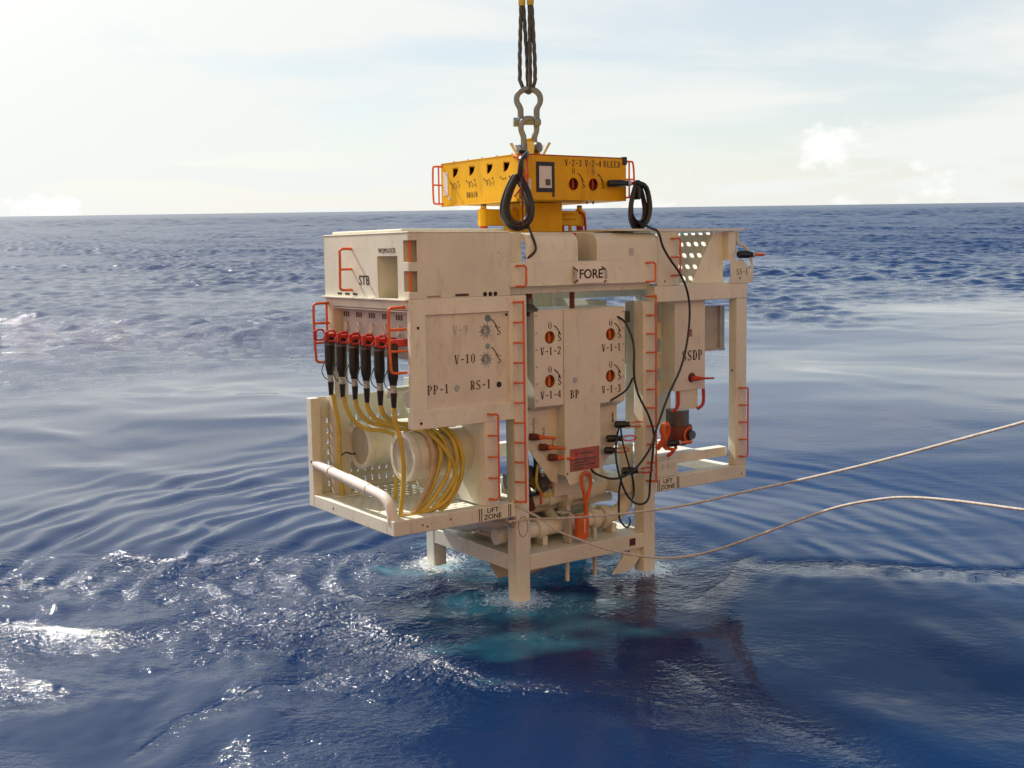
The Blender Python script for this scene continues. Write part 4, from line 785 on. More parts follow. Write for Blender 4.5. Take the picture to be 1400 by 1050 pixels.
part('actuator_base', G().lathe([(0.10,0.0),(0.15,0.04),(0.16,0.07),(0.16,0.20),(0.15,0.215)], (2.19,0.27,0.42), (0,0,1), 28), 'rust', mod, jack, smooth=True)
part('actuator_nut', G().lathe([(0.05,0),(0.05,0.03)], (2.23,0.105,0.54), (0,-1,0), 8), 'dark_steel', mod, jack)
part('actuator_ring', G().tube([(2.23+0.09*math.cos(R(a)),0.108,0.535+0.085*math.sin(R(a))) for a in range(90,271,20)], 0.012, 6, 1), 'orange', mod, jack, smooth=True)
cream('shelf_beam', G().box(1.66,XR-0.16,0.14,0.27,0.24,0.345), bevel=0.006); cream('shelf_beam', G().box(1.66,XR-0.16,0.9,1.0,0.26,0.345), bevel=0.006)
cream('shelf_plate', G().box(1.7,2.45,0.28,0.85,0.33,0.342), bevel=0.002)
ph = cream('small_sign', G().box(1.64,1.93,-0.016,-0.004,0.155,0.325), bevel=0.003)
stencil(mod, 'V-V-3', 0.055, (1.79,-0.016,0.265), (1,0,0), (0,0,1), 'galv', ph)
part('port_handle', G().tube([(1.70,0.06,0.45),(1.74,0.0,0.55),(1.72,0.0,0.66),(1.78,0.0,0.71),(1.83,0.03,0.63),(1.80,0.06,0.5),(1.84,0.05,0.44)], 0.03, 8, 4), 'orange', mod, smooth=True)
part('port_handle', G().tube([(1.80,0.03,0.45),(1.90,0.0,0.43),(1.93,0.02,0.48)], 0.018, 8, 4), 'orange', mod, smooth=True)
part('port_handle', G().tube([(1.82,0.03,0.36),(1.86,0.0,0.40),(1.90,0.02,0.41)], 0.018, 8, 4), 'red', mod, smooth=True)
br = part('hung_bracket', G().box(2.66,2.86,0.33,0.345,1.40,1.90), 'dull', mod, bevel=0.003)
part('bracket_tab', G().box(2.86,2.93,0.30,0.345,1.40,1.90).box(2.60,2.93,0.29,0.329,1.405,1.43), 'dull', mod, br, bevel=0.002)
part('junction_box', G().box(1.33,1.44,0.24,0.36,1.35,1.75), 'dull', mod, bevel=0.006)
part('junction_box', G().box(1.36,1.46,0.2,0.3,1.78,1.9), 'dark_steel', mod, bevel=0.006)
# scattered bolts
for (bx,bz) in ((-1.2,0.07),(-0.9,0.08),(-1.15,0.05),(1.76,2.20),(1.55,1.85),(2.9,0.05)):
    part('bolt', G().lathe([(0.012,0),(0.012,0.003)], (bx,-0.003,bz), (0,1,0), 8), 'grime', mod)
part('bolt', G().lathe([(0.012,0),(0.012,0.003)], (-1.4985,1.66,0.46), (1,0,0), 8), 'ink', mod); part('bolt', G().lathe([(0.012,0),(0.012,0.003)], (-1.4985,1.2,0.06), (1,0,0), 8), 'ink', mod)

# ================================================================== yellow lifting tool on top
tool = T('lifting_tool', 'yellow painted box tool on top of the cream module with orange corner handles', 'lifting tool', (0.74, 0.9, 2.717))
TX0, TX1, TY0, TY1, TZ0, TZ1 = 0.072, 1.414, 0.20, 1.605, 3.022, 3.445
def quarter(cu, cv, w, h): return [(cu+w/2,cv+h/2),(cu-w/2,cv+h/2)]+[(cu-w/2+w*(1-math.cos(R(a))), cv+h/2-h*math.sin(R(a))) for a in (15,30,45,60,75,90)]
qs = [quarter(c,3.345,0.105,0.10) for c in (1.325,1.015,0.695,0.405)]
tside = part('side_plate', G().plate(rect(TY0+0.012,TY1,TZ0,TZ1), qs, TX0, TX0+0.012, FX), 'yellow', tool, bevel=0.002)
tfront = part('front_plate', G().plate(rect(TX0,TX1,TZ0,TZ1), [ring(0.731,3.178,0.062,20), ring(0.982,3.180,0.062,20)], TY0, TY0+0.012, FY), 'yellow', tool, bevel=0.002)
part('side_plate', G().box(TX1-0.012,TX1,TY0+0.013,TY1,TZ0,TZ1), 'yellow', tool, bevel=0.002); part('back_plate', G().box(TX0+0.013,TX1-0.013,TY1-0.012,TY1,TZ0,TZ1), 'yellow', tool)
part('top_plate', G().box(TX0+0.013,TX1-0.013,TY0+0.013,TY1-0.013,TZ1-0.06,TZ1-0.05), 'yellow', tool); part('bottom_plate', G().box(TX0+0.013,TX1-0.013,TY0+0.013,TY1-0.013,TZ0+0.004,TZ0+0.014), 'yellow', tool)
part('top_edge', G().box(TX0-0.004,TX1+0.004,TY0-0.005,TY0+0.016,TZ1+0.001,TZ1+0.011), 'red', tool, bevel=0.003); part('top_edge', G().box(TX0-0.004,TX0+0.016,TY0+0.017,TY1,TZ1+0.001,TZ1+0.009), 'yellow', tool, bevel=0.003)
part('bottom_lip', G().box(TX0-0.012,TX0+0.02,TY0+0.02,TY1,TZ0-0.018,TZ0-0.002), 'yellow', tool, bevel=0.004)
for c in (1.325,1.015,0.695,0.405):
    part('valve_box', G().box(TX0+0.10,TX0+0.11,c-0.1,c+0.1,3.25,3.385), 'rust', tool)
    g = G()
    for k in range(4):
        a = R(250+k*18); g.box(TX0-0.0015,TX0-0.0005,c+0.05+0.10*math.cos(a)-0.006,c+0.05+0.10*math.cos(a)+0.006,3.345+0.12*math.sin(a)-0.006,3.345+0.12*math.sin(a)+0.012)
    part('arc_marks', g, 'ink', tool, tside)
    if c > 0.5: stencil(tool, {1.325:'V-2-7',1.015:'V-2-6',0.695:'V-2-5'}[c], 0.042, (TX0,c-0.01,3.20), (0,-1,0), (0,0,1), 'ink', tside)
    part('arrow_head', G().add([(TX0-0.0015,c-0.035,3.255),(TX0-0.0015,c-0.065,3.255),(TX0-0.0015,c-0.05,3.23)],[(0,1,2)]), 'ink', tool, tside)
stencil(tool, 'DRAIN', 0.055, (TX0,1.02,3.105), (0,-1,0), (0,0,1), 'ink', tside)
part('info_plate', G().box(TX0-0.003,TX0-0.0005,1.475,1.56,3.12,3.36), 'paper', tool, tside); part('rivet', G().box(TX0-0.003,TX0-0.0005,1.44,1.47,3.07,3.11), 'paper', tool, tside)
fr = part('notice_frame', G().plate(rect(0.275,0.495,3.095,3.385),[rect(0.308,0.462,3.135,3.345)], TY0-0.006, TY0-0.001, FY), 'tape', tool, tfront)
part('notice_paper', G().box(0.300,0.470,TY0-0.003,TY0-0.0005,3.128,3.352), 'paper', tool, tfront); part('notice_print', G().box(0.385,0.445,TY0-0.0045,TY0-0.0035,3.16,3.22), 'smudge', tool, tfront)
part('tape_tail', G().box(0.468,0.492,TY0-0.005,TY0-0.001,3.05,3.096), 'tape', tool, tfront); part('sticker', G().box(0.165,0.215,TY0-0.003,TY0-0.001,3.12,3.22), 'paper', tool, tfront)
for cx, tx in ((0.731,'V-2-3'),(0.982,'V-2-4')):
    part('valve', G().lathe([(0.0615,0),(0.0615,0.05),(0.058,0.05),(0.052,0.035),(0.02,0.035)], (cx,TY0+0.004,3.179), (0,1,0), 20, False), 'rust', tool, smooth=True)
    part('valve_paddle', G().box(cx-0.006,cx+0.006,TY0+0.005,TY0+0.05,3.13,3.228), 'red', tool)
    part('valve_rim', G().tube([(cx+0.064*math.cos(R(a)),TY0-0.002,3.179+0.064*math.sin(R(a))) for a in range(0,360,18)], 0.004, 6, 1, closed=True), 'yellow', tool, smooth=True)
    stencil(tool, 'O', 0.062, (cx,TY0,3.305), (1,0,0), (0,0,1), 'ink', tfront); stencil(tool, 'S', 0.066, (cx+0.125,TY0,3.175), (1,0,0), (0,0,1), 'ink', tfront)
    arc_arrow(tool, cx, 3.179, TY0-0.0015, 0.12, 62, 26, 'ink', tfront, 0.011)
    stencil(tool, tx, 0.062, (cx-0.0,TY0,3.385), (1,0,0), (0,0,1), 'ink', tfront)
stencil(tool, 'BLEED', 0.062, (1.225,TY0,3.385), (1,0,0), (0,0,1), 'grease', tfront)
def loop_handle(pts, mids):
    o = part('corner_handle', G().tube(pts, 0.0105, 8, 3, closed=False), 'orange', tool, smooth=True)
    for m in mids: part('handle_rung', G().tube(m, 0.009, 7, 1), 'orange', tool, o, smooth=True)
x0, y1 = TX0-0.0, TY1
loop_handle([(TX0+0.01,1.58,3.42),(TX0-0.08,1.59,3.42),(TX0-0.10,1.60,3.40),(TX0-0.105,1.60,3.24),(TX0-0.10,1.60,3.06),(TX0-0.08,1.59,3.035),(TX0+0.01,1.58,3.035)], [[(TX0-0.105,1.60,3.23),(TX0+0.01,1.60,3.23)], [(TX0-0.04,1.59,3.42),(TX0-0.04,1.59,3.035)]])
loop_handle([(TX0+0.01,0.28,3.425),(TX0-0.06,0.20,3.425),(TX0-0.09,0.10,3.41),(TX0-0.02,0.07,3.23),(TX0-0.09,0.10,3.08),(TX0-0.06,0.20,3.06),(TX0+0.01,0.28,3.06)], [])
loop_handle([(0.16,TY0+0.01,3.425),(0.13,0.11,3.425),(0.10,0.10,3.40),(0.10,0.10,3.24),(0.10,0.10,3.07),(0.13,0.11,3.05),(0.16,TY0+0.01,3.05)], [[(0.10,0.10,3.24),(TX0-0.06,0.12,3.24)]])
loop_handle([(TX1-0.01,0.23,3.42),(TX1+0.05,0.20,3.42),(TX1+0.075,0.18,3.40),(TX1+0.08,0.17,3.23),(TX1+0.075,0.18,3.08),(TX1+0.05,0.20,3.06),(TX1-0.01,0.23,3.06)], [[(TX1-0.01,0.22,3.24),(TX1+0.08,0.18,3.24)], [(TX1+0.04,0.2,3.42),(TX1+0.04,0.2,3.06)]])
part('corner_block', G().box(TX1-0.05,TX1+0.006,TY0-0.012,TY0+0.03,TZ1-0.06,TZ1+0.02), 'tape', tool, bevel=0.006)
part('column', G().box(0.52,0.96,0.68,1.12,2.722,3.02), 'yellow', tool, bevel=0.008)
part('cross_arm', G().box(0.09,0.519,0.84,0.96,2.79,2.955), 'yellow', tool, bevel=0.01)
arm = part('cross_arm', G().box(0.961,1.405,0.84,0.96,2.79,2.945), 'yellow', tool, bevel=0.01)
part('arm_stiffener', G().tube([(0.97,0.835,2.87),(1.1,0.83,2.885),(1.25,0.83,2.88)], 0.03, 8, 3), 'yellow', tool, arm, smooth=True)
for xx in (0.115, 1.345):
    part('guide_pin', G().lathe([(0.045,0),(0.045,0.17),(0.03,0.175),(0.03,0.20)], (xx,0.88,2.785), (0,0,1), 16), 'yellow', tool, smooth=True)
    part('pin_foot', G().lathe([(0.038,0),(0.038,0.068)], (xx,0.88,2.718), (0,0,1), 14), 'red', tool, smooth=True); part('pin_cap', G().lathe([(0.028,0),(0.028,0.02)], (xx,0.88,2.985), (0,0,1), 12), 'dark_steel', tool)
for xx in (1.02,1.10,1.20): part('foot_bolt', G().lathe([(0.02,0),(0.02,0.075)], (xx,0.86,2.716), (0,0,1), 10), 'yellow' if xx != 1.10 else 'red', tool)
part('hydraulic_hose', G().tube([(0.52,0.67,3.02),(0.50,0.66,2.9),(0.49,0.66,2.75)], 0.018, 8, 3), 'black', tool, smooth=True); part('hydraulic_hose', G().tube([(1.30,0.83,2.93),(1.36,0.82,2.9),(1.38,0.82,2.74)], 0.013, 8, 3), 'red', tool, smooth=True)
part('nut', G().lathe([(0.012,0),(0.012,0.03)], (0.40,0.62,2.99), (0,0,1), 8), 'galv', tool)
part('nut', G().lathe([(0.012,0),(0.012,0.03)], (0.52,0.62,2.99), (0,0,1), 8), 'galv', tool)
for xx in (0.98, 1.06): part('under_bolt', G().lathe([(0.01,0),(0.01,0.03)], (xx,0.3,TZ0-0.03), (0,0,1), 8), 'dark_steel', tool)
# flared guide and lug
for a in (0, 72, 144, 216, 288):
    a = R(a+20); c, s_ = math.cos(a), math.sin(a); w = 0.05
    def fn(u, v, h, c=c, s_=s_): return (0.72+c*(v+h)-s_*u, 0.9+s_*(v+h)+c*u, 3.447+(v-0.10)*1.75+0.0)
    part('flare_plate', G().prism([(-w*0.55,0.10),(w*0.55,0.10),(w*0.75,0.205),(-w*0.75,0.205)], 0.0, 0.008, fn), 'galv', tool)
lug = part('lift_lug', G().prism([(0.58,3.40),(0.84,3.40),(0.84,3.50)]+[(0.715+0.10*math.cos(R(t)),3.585+0.10*math.sin(R(t))) for t in (0,30,60,90,120,150,180)]+[(0.58,3.50)], 0.87, 0.93, FY), 'yellow', tool, bevel=0.006)
part('lug_pin', G().lathe([(0.0,-0.005),(0.05,0.0),(0.058,0.02),(0.05,0.05)], (0.74,0.83,3.585), (0.25,-1,0), 18), 'dark_steel', tool, smooth=True)
for k in range(5): part('edge_bolt', G().lathe([(0.01,0),(0.01,0.012)], (TX0+0.03,0.35+k*0.26,TZ1+0.009), (0,0,1), 8), 'galv', tool)

# ================================================================== shackles and sling (hang plumb)
LUG = MS @ Vector((0.705, 0.9, 3.60))
def shackle(name, label, base, pin_z, bow_top, half, r, mat, turn, group):
    """pin low, bow high; base is the pin centre"""
    t = T(name, label, 'shackle', base, group, world=True)
    b = Vector(base); c, s_ = math.cos(turn), math.sin(turn)
    def P(u, z, v=0.0): return (b.x+c*u-s_*v, b.y+s_*u+c*v, b.z+z)
    hb = half*1.45; Hh = bow_top
    pts = [P(-half,-0.02),P(-half,Hh*0.25),P(-half*1.05,Hh*0.42),P(-hb,Hh*0.62),P(-hb*0.95,Hh*0.82),P(-hb*0.55,Hh*0.96),P(0,Hh),P(hb*0.55,Hh*0.96),P(hb*0.95,Hh*0.82),P(hb,Hh*0.62),P(half*1.05,Hh*0.42),P(half,Hh*0.25),P(half,-0.02)]
    part('bow', G().tube(pts, [r*1.05]*3+[r]*7+[r*1.05]*3, 12, 4), mat, t, smooth=True)
    for sg in (-1, 1): part('eye', G().lathe([(r*1.35,-r*1.0),(r*1.75,-r*0.8),(r*1.75,r*0.8),(r*1.35,r*1.0)], P(sg*half,0), (c,s_,0), 18), mat, t, smooth=True)
    pin = part('pin', G().lathe([(r*0.95,-half*1.5),(r*0.95,half*1.5)], P(0,0), (c,s_,0), 14), mat, t, smooth=True)
    part('nut', G().lathe([(r*1.5,0),(r*1.5,r*1.6)], P(-half*1.45-r*1.2,0), (c,s_,0), 6), mat, t, pin)
    return t
top = LUG+Vector((0,0,0.245))
shackle('shackle', 'large grey bow shackle hanging from the looped black wire slings', top, 0, 0.33, 0.083, 0.031, 'steel', R(8), 'lifting shackles')
low = LUG+Vector((0.0,-0.02,-0.03))
shackle('shackle', 'lower grey shackle with a big round pin head through the yellow lug', low, 0, 0.31, 0.062, 0.030, 'steel', R(28), 'lifting shackles')
sl_t = T('wire_sling', 'four parts of dark wire rope sling with two yellow ferrules above the shackles', 'wire sling', top+Vector((0,0,0.28)), None, True)
bt = top+Vector((0,0,0.325))
def twisted(pts, r, name='rope_part'):
    P = [Vector(p) for p in pts]; g = G()
    # three laid strands
    Q = []
    for i in range(len(P)-1):
        n = max(2, int((P[i+1]-P[i]).length/0.03))
        for k in range(n): Q.append(P[i].lerp(P[i+1], k/n))
    Q.append(P[-1])
    for st in range(3):
        pp = []
        for i, q in enumerate(Q):
            a = i*0.55+st*2.094; pp.append((q.x+math.cos(a)*r*0.45, q.y+math.sin(a)*r*0.45, q.z))
        g.tube(pp, r*0.62, 6, 1)
    return part(name, g, 'wire', sl_t, smooth=True)
def eye_rope(dx0, dx1, xt, yoff):
    zt = bt.z+0.86
    pts = [(bt.x+xt, bt.y+yoff, zt), (bt.x+dx0*0.9+xt*0.1, bt.y+yoff, bt.z+0.35), (bt.x+dx0, bt.y+yoff*0.8, bt.z+0.10), (bt.x+dx0*0.6, bt.y+yoff*0.3-0.02, bt.z-0.005), (bt.x, bt.y-0.02, bt.z-0.04), (bt.x+dx1*0.6, bt.y-yoff*0.3, bt.z-0.005), (bt.x+dx1, bt.y+yoff, bt.z+0.10), (bt.x+dx1*0.9+xt*0.1, bt.y+yoff, bt.z+0.35), (bt.x+xt+0.02, bt.y+yoff, zt)]
    twisted(pts, 0.021)
eye_rope(-0.085, -0.005, -0.062, 0.02); eye_rope(0.02, 0.072, 0.022, -0.02)
for xt, yo in ((-0.055,0.02),(0.03,-0.02)):
    part('ferrule', G().lathe([(0.03,0),(0.037,0.015),(0.037,0.15),(0.03,0.165)], (bt.x+xt, bt.y+yo, bt.z+0.83), (0,0,1), 12), 'ferrule', sl_t, smooth=True)
    twisted([(bt.x+xt, bt.y+yo, bt.z+0.98), (bt.x+xt*0.9-0.005, bt.y+yo, bt.z+4.0), (bt.x+xt*0.8-0.01, bt.y+yo, bt.z+7.0)], 0.021)

# ================================================================== flying leads on the starboard side
ys = [1.445, 1.196, 0.937, 0.70, 0.44, 0.19]
order = ['leftmost of six black cable connectors, its yellow lead dropping behind the white pipe', 'second from the left of six black cable connectors on the starboard side',
         'third from the left of six black cable connectors, yellow lead sweeping over a drum', 'fourth from the left of six black cable connectors with yellow leads',
         'fifth from the left of six black cable connectors with yellow leads', 'rightmost black cable connector, behind the orange rail, its yellow lead hanging to the floor']
X0 = -1.36
runs = [
 [(X0,1.40,1.15),(-1.34,1.40,1.02),(-1.31,1.40,0.85),(-1.29,1.42,0.6),(-1.29,1.42,0.35),(-1.27,1.42,0.13)],
 [(X0,1.165,1.15),(-1.345,1.16,1.05),(-1.28,1.12,0.92),(-1.18,1.05,0.84),(-1.05,0.96,0.80),(-0.95,0.9,0.72),(-0.95,0.88,0.4),(-1.0,0.86,0.13)],
 [(X0,0.93,1.15),(-1.34,0.92,1.05),(-1.26,0.86,0.94),(-1.14,0.76,0.88),(-1.02,0.66,0.855),(-0.94,0.56,0.875),(-0.90,0.44,0.885),(-0.88,0.30,0.82),(-0.875,0.215,0.68),(-0.91,0.20,0.5),(-1.0,0.21,0.3),(-1.12,0.22,0.15),(-1.2,0.25,0.125)],
 [(X0,0.71,1.14),(-1.335,0.70,1.05),(-1.25,0.66,0.97),(-1.1,0.62,0.92),(-0.95,0.56,0.90),(-0.86,0.44,0.885),(-0.83,0.28,0.81),(-0.79,0.205,0.66),(-0.80,0.19,0.5),(-0.9,0.19,0.32),(-1.05,0.2,0.17),(-1.15,0.23,0.125)],
 [(X0,0.44,1.14),(-1.335,0.44,1.06),(-1.25,0.46,0.99),(-1.1,0.50,0.935),(-0.9,0.48,0.905),(-0.78,0.42,0.885),(-0.73,0.28,0.81),(-0.70,0.20,0.66),(-0.705,0.185,0.5),(-0.78,0.18,0.34),(-0.92,0.18,0.2),(-1.0,0.2,0.125)],
 [(X0,0.195,1.135),(-1.345,0.19,1.0),(-1.31,0.18,0.85),(-1.30,0.17,0.65),(-1.305,0.16,0.45),(-1.34,0.155,0.25),(-1.35,0.15,0.125)],
]
for i_, rn in enumerate(runs):
    for j_ in range(2, len(rn)-1):
        p_ = rn[j_]; rn[j_] = (p_[0]+random.uniform(-0.018, 0.018), p_[1]-abs(random.uniform(0, 0.012)), p_[2]+random.uniform(-0.012, 0.012))
for i, yy in enumerate(ys):
    t = T('flying_lead', order[i], 'cable', (X0, yy, 1.68), 'flying leads on the starboard side')
    part('connector_body', G().lathe([(0.028,0.05),(0.05,0.03),(0.052,0.0),(0.05,-0.03),(0.051,-0.22),(0.047,-0.27),(0.036,-0.31),(0.034,-0.335)], (X0,yy,1.68), (0,0,1), 18), 'black', t, smooth=True)
    part('connector_head', G().box(X0-0.03,X0+0.17,yy-0.035,yy+0.035,1.69,1.755), 'red', t, bevel=0.012)
    part('collar', G().lathe([(0.03,0),(0.031,-0.02),(0.026,-0.03),(0.031,-0.04),(0.031,-0.07)], (X0,yy,1.345), (0,0,1), 14), 'galv', t, smooth=True)
    part('boot', G().lathe([(0.032,0),(0.030,-0.02),(0.022,-0.135)], (X0,yy-0.005,1.275), (0,-0.02,1), 14), 'black', t, smooth=True)
    part('clamp', G().lathe([(0.056,0),(0.056,0.02)], (X0,yy,1.64), (0,0,1), 14), 'dark_steel', t, smooth=True)
    hexa = [(X0-0.10+0.062*math.cos(R(a)), yy+0.008*math.sin(R(a*2)), 1.745+0.058*math.sin(R(a))) for a in range(0,360,60)]
    h = part('handle', G().tube(hexa, 0.011, 6, 1, closed=True), 'red', t, smooth=True)
    part('handle_grip', G().box(X0-0.17,X0-0.137,yy-0.014,yy+0.014,1.70,1.79), 'red', t, h, bevel=0.006)
    part('lead', G().tube(runs[i], 0.022, 10, 5), 'cable', t, smooth=True)
    part('lanyard', G().tube([(X0+0.05,yy+0.02,1.64),(X0-0.07,yy+0.03,1.42),(X0-0.06,yy+0.02,1.33),(X0-0.03,yy,1.30)], 0.005, 5, 3), 'black', t, smooth=True)
# spare turns of lead hung on the front drum
for (nm, mt, lb, pts) in (('spare_lead', 'tan_cable', 'faded tan cable loop hanging over the near drum inside the basket', [(-0.97,0.44,0.882),(-0.95,0.28,0.82),(-0.945,0.21,0.66),(-0.98,0.19,0.48),(-1.08,0.19,0.28),(-1.2,0.2,0.14),(-1.28,0.24,0.13)]),
                          ('spare_lead', 'cable', 'stray yellow cable loop crossing the turns on the near drum', [(-1.02,0.50,0.885),(-0.93,0.30,0.84),(-0.83,0.185,0.70),(-0.74,0.165,0.52),(-0.74,0.16,0.36),(-0.86,0.165,0.21),(-1.05,0.18,0.14),(-1.22,0.19,0.13)]),
                          ('spare_lead', 'cable', 'yellow cable turn nearest the post on the near drum in the basket', [(-0.72,0.46,0.884),(-0.68,0.3,0.83),(-0.645,0.205,0.68),(-0.64,0.185,0.52),(-0.69,0.18,0.36),(-0.8,0.18,0.2),(-0.9,0.2,0.13)])):
    t = part(nm, G().tube(pts, 0.022, 10, 5), mt, T('spare_cable', lb, 'cable', pts[0]), smooth=True)

# ================================================================== small plugs with pull handles
def plug(label, p, d, body='black', handle='orange', L=0.16, r=0.03, loop=False, cat='plug'):
    t = T('connector_plug', label, cat, p, 'small cable plugs'); p = Vector(p); d = Vector(d).normalized()
    part('plug_body', G().lathe([(r*0.8,0),(r,0.01),(r,L*0.55),(r*0.75,L*0.6),(r*0.75,L*0.75)], p, d, 14), body, t, smooth=True)
    part('plug_collar', G().lathe([(r*0.82,0),(r*0.82,L*0.12)], p+d*(L*0.75), d, 14), 'galv' if body == 'black' else 'orange', t, smooth=True)
    e = p+d*(L*0.87); u = d.cross(Vector((0,0,1))).normalized()
    if loop:
        c = e+d*0.07
        part('pull_loop', G().tube([c+d*0.07*math.cos(R(a))+Vector((0,0,1))*0.03*math.sin(R(a))+u*0.02*math.sin(R(a)) for a in range(0,360,40)], 0.008, 7, 2, closed=True), handle, t, smooth=True)
    else:
        part('pull_bar', G().tube([e, e+d*0.03, e+d*0.15], [r*0.7,r*0.45,r*0.38], 8, 1), handle, t, smooth=True)
    return t
dl = (0.75,-0.66,-0.05)
plug('upper left dark red plug with orange bar beside the SS1 lettering', (0.17,0.219,0.715), dl, 'rust', 'orange', 0.13, 0.036)
plug('middle one of three dark red plugs stepping down the left of the pod', (0.285,0.219,0.60), dl, 'rust', 'orange', 0.13, 0.036)
plug('lowest of three dark red plugs, just left of the red placard', (0.395,0.219,0.485), dl, 'rust', 'orange', 0.13, 0.036)
dr = (0.93,-0.36,-0.03)
plug('top black plug with orange loop right of the middle pod', (1.20,0.14,0.745), dr, loop=True, L=0.2, r=0.038)
plug('middle black plug with orange loop right of the middle pod', (1.09,0.14,0.61), dr, loop=True, L=0.2, r=0.038)
plug('lowest short black plug with a round orange loop near the placard', (1.06,0.14,0.49), dr, loop=True, L=0.14, r=0.038)
plug('black plug with flat red loop low beside the right front leg', (1.17,0.0,0.285), dr, loop=True, handle='red', L=0.22, r=0.04)
plug('black plug with orange handle on the port actuator, near the lower right bay', (1.80,-0.01,0.50), (1,-0.2,0), L=0.16, r=0.035)
plug('black plug with orange bar on the right end above the SS-1 lettering', (2.80,-0.03,2.462), (0.98,-0.1,-0.02), L=0.24, r=0.042)
plug('red T handle sticking out of the SSDP panel hole', (2.19,0.05,1.155), (0.95,-0.3,-0.03), 'red', 'red', 0.13, 0.026)
plug('black plug on the right end of the yellow tool beside its lettering', (1.13,0.14,3.19), (0.98,-0.12,0.02), handle='red', L=0.30, r=0.036)

# ================================================================== black cables
def helix_coil(center, rx, rz, n, tilt, r, t, name='coil_turn'):
    for k in range(n):
        rr = random.uniform(0.86, 1.06); ph = random.uniform(-0.15, 0.15); dy = random.uniform(-0.035, 0.035); dx = random.uniform(-0.02, 0.02)
        pts = []
        for a in range(0, 360, 24):
            s_, c = math.sin(R(a)), math.cos(R(a))
            w = 0.22+0.78*((1-s_)/2)**0.8                      # narrow at the top where it hangs
            u = rx*rr*c*w*1.25; v = rz*rr*s_
            pts.append((center[0]+dx+u*math.cos(tilt)+ph*0.1, center[1]+dy+u*math.sin(tilt), center[2]+v-rz*rr+rz))
        part(name, G().tube(pts, r, 7, 2, closed=True), 'black', t, smooth=True)
cl = T('cable_coil', 'thick black cable coil hung on the yellow tool at its near left corner', 'cable coil', (-0.02,0.12,3.20), 'black cable coils')
helix_coil((-0.02,0.10,2.98), 0.15, 0.255, 9, R(-20), 0.019, cl)
part('cable_tail', G().tube([(0.06,0.06,2.80),(0.08,0.03,2.70),(0.09,-0.02,2.60),(0.085,-0.03,2.53),(0.03,0.0,2.47),(0.0,0.02,2.46)], 0.012, 7, 4), 'black', cl, smooth=True)
part('cable_wrap', G().tube([(0.0,0.08,3.22),(0.0,0.06,3.33),(0.03,0.10,3.40),(0.10,0.14,3.42),(0.17,0.20,3.46),(0.10,0.24,3.47)], 0.024, 8, 4), 'black', cl, smooth=True)
part('cable_wrap', G().tube([(-0.02,0.08,3.2),(-0.01,0.05,3.36),(0.06,0.08,3.43),(0.14,0.15,3.45)], 0.02, 8, 4), 'black', cl, smooth=True)
part('red_cord', G().tube([(-0.02,0.04,3.22),(-0.02,0.02,3.0),(-0.02,0.02,2.76)], 0.008, 6, 2), 'rust', cl, smooth=True)
crr = T('cable_coil', 'black cable coil on the right end of the yellow tool, its cable trailing down', 'cable coil', (1.50,0.12,3.15), 'black cable coils')
helix_coil((1.46,0.08,2.98), 0.135, 0.235, 7, R(10), 0.0155, crr)
part('coil_turn', G().tube([(1.42,0.05,3.2),(1.55,0.05,3.15),(1.6,0.05,2.95),(1.55,0.05,2.80),(1.45,0.05,2.77)], 0.028, 9, 4), 'black', crr, smooth=True)
part('coil_tie', G().box(1.42,1.455,0.02,0.12,3.03,3.16), 'black', crr, bevel=0.01)
part('trailing_cable', G().tube([(1.42,0.02,2.80),(1.52,-0.06,2.74),(1.561,-0.12,2.70),(1.62,-0.12,2.56),(1.711,-0.12,2.436),(1.863,-0.12,2.27),(1.966,-0.12,2.079),(1.997,-0.12,1.851),(1.956,-0.12,1.549),(1.864,-0.12,1.288),(1.70,-0.12,1.034),(1.518,-0.12,0.663),(1.457,-0.12,0.518),(1.288,-0.12,0.348),(1.122,-0.12,0.263),(0.954,-0.10,0.246),(0.85,0.02,0.289),(0.84,0.09,0.33)], 0.012, 8, 4), 'black', crr, smooth=True)
lp = T('hanging_cable', 'thin black cable looping down past the right front leg to the pipes', 'cable', (1.46,-0.08,0.0))
part('cable_loop', G().tube([(1.20,0.11,1.86),(1.26,0.05,1.80),(1.29,-0.02,1.65),(1.269,-0.08,1.511),(1.268,-0.08,1.267),(1.326,-0.08,1.061),(1.464,-0.08,0.834),(1.534,-0.08,0.634),(1.523,-0.08,0.483),(1.482,-0.08,0.182),(1.462,-0.08,-0.015),(1.377,-0.08,-0.072),(1.262,-0.08,-0.041),(1.152,-0.08,0.072),(1.069,-0.08,0.256),(1.041,-0.06,0.446),(1.10,0.0,0.62),(1.22,0.10,0.73)], 0.0115, 8, 4), 'black', lp, smooth=True)
part('cable_branch', G().tube([(1.24,0.10,0.72),(1.16,-0.02,0.6),(1.2,-0.05,0.40),(1.27,-0.05,0.2),(1.33,0.0,0.05),(1.40,0.1,-0.05)], 0.010, 8, 4), 'black', lp, smooth=True)
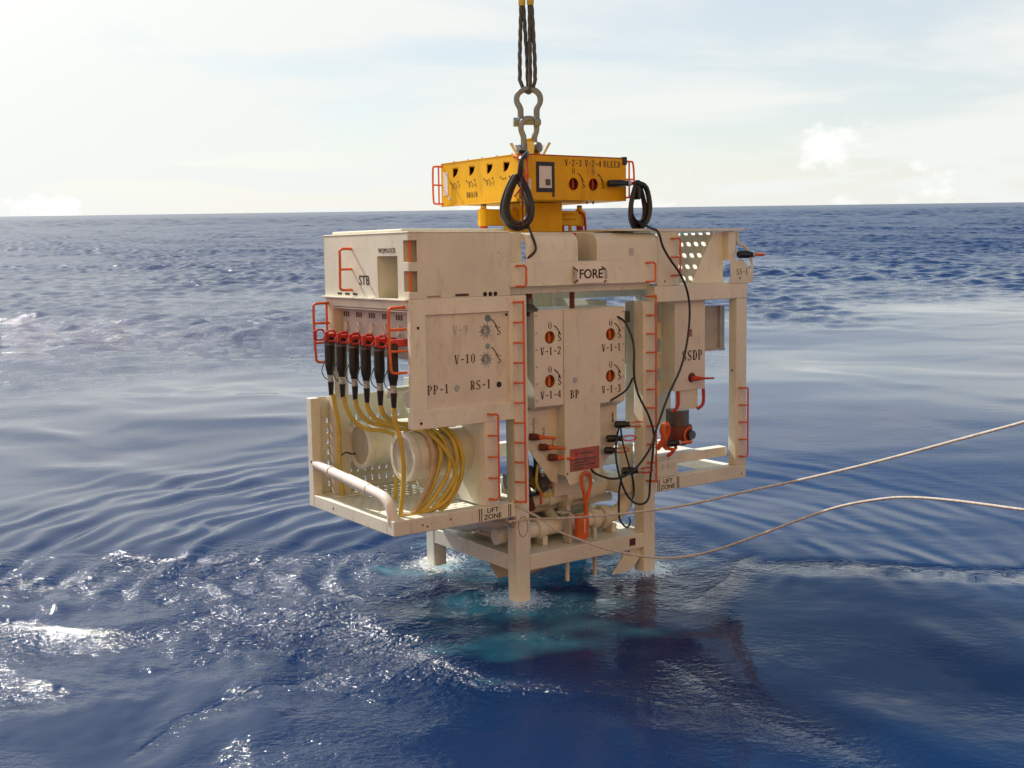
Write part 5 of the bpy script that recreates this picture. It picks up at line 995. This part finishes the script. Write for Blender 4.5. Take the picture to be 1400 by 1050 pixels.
part('cable_branch', G().tube([(1.16,-0.02,0.27),(1.09,-0.05,0.10),(1.083,-0.05,-0.03),(1.091,-0.05,-0.187),(1.15,-0.05,-0.27),(1.22,-0.03,-0.30),(1.32,0.05,-0.28),(1.42,0.18,-0.27)], 0.0105, 8, 4), 'black', lp, smooth=True)
part('cable_branch', G().tube([(1.26,-0.07,1.24),(1.22,-0.02,1.12),(1.15,0.06,1.04),(1.08,0.13,0.98)], 0.0105, 8, 4), 'black', lp, smooth=True)

# ================================================================== tag lines to the ship
ropeA = [[-0.023, 11.02, 0.985], [0.06, 10.96, 0.94], [0.238, 10.846, 0.871], [0.405, 10.711, 0.777], [0.614, 10.549, 0.733], [0.811, 10.393, 0.696], [1.046, 10.208, 0.69], [1.324, 9.984, 0.719], [1.606, 9.757, 0.823], [1.927, 9.494, 1.016], [2.321, 9.147, 1.29], [2.548, 8.926, 1.439], [2.759, 8.699, 1.546], [2.917, 8.514, 1.606], [3.135, 8.23, 1.652], [3.451, 7.752, 1.701], [3.707, 7.275, 1.759], [4.041, 6.329, 1.924], [4.6, 4.6, 2.2]]
ropeB = [[-0.06, 10.99, 0.80], [0.06, 10.95, 0.815], [0.174, 10.888, 0.844], [0.57, 10.613, 0.928], [0.934, 10.349, 1.024], [1.33, 10.048, 1.15], [1.613, 9.822, 1.262], [1.933, 9.553, 1.413], [2.325, 9.192, 1.597], [2.763, 8.742, 1.831], [3.141, 8.291, 2.067], [3.459, 7.839, 2.289], [3.717, 7.386, 2.509], [4.055, 6.475, 2.906], [4.5, 4.8, 3.5]]
for pts, lab in ((ropeA, 'slack tag line sagging in a curve from the near leg, lower of two ropes'), (ropeB, 'taut tag line running up to the right edge, upper of two ropes')):
    t = T('tag_line', lab, 'rope', pts[0], 'tag lines', True)
    part('rope', G().tube(pts, 0.0105, 8, 4), 'rope', t, smooth=True)
    e = Vector(pts[0])
    part('rope_turns', G().lathe([(0.014,-0.02),(0.018,-0.012),(0.018,0.012),(0.014,0.02)], e+Vector((0.02,-0.02,0)), (0.8,-0.5,-0.1), 10), 'rope', t, smooth=True)
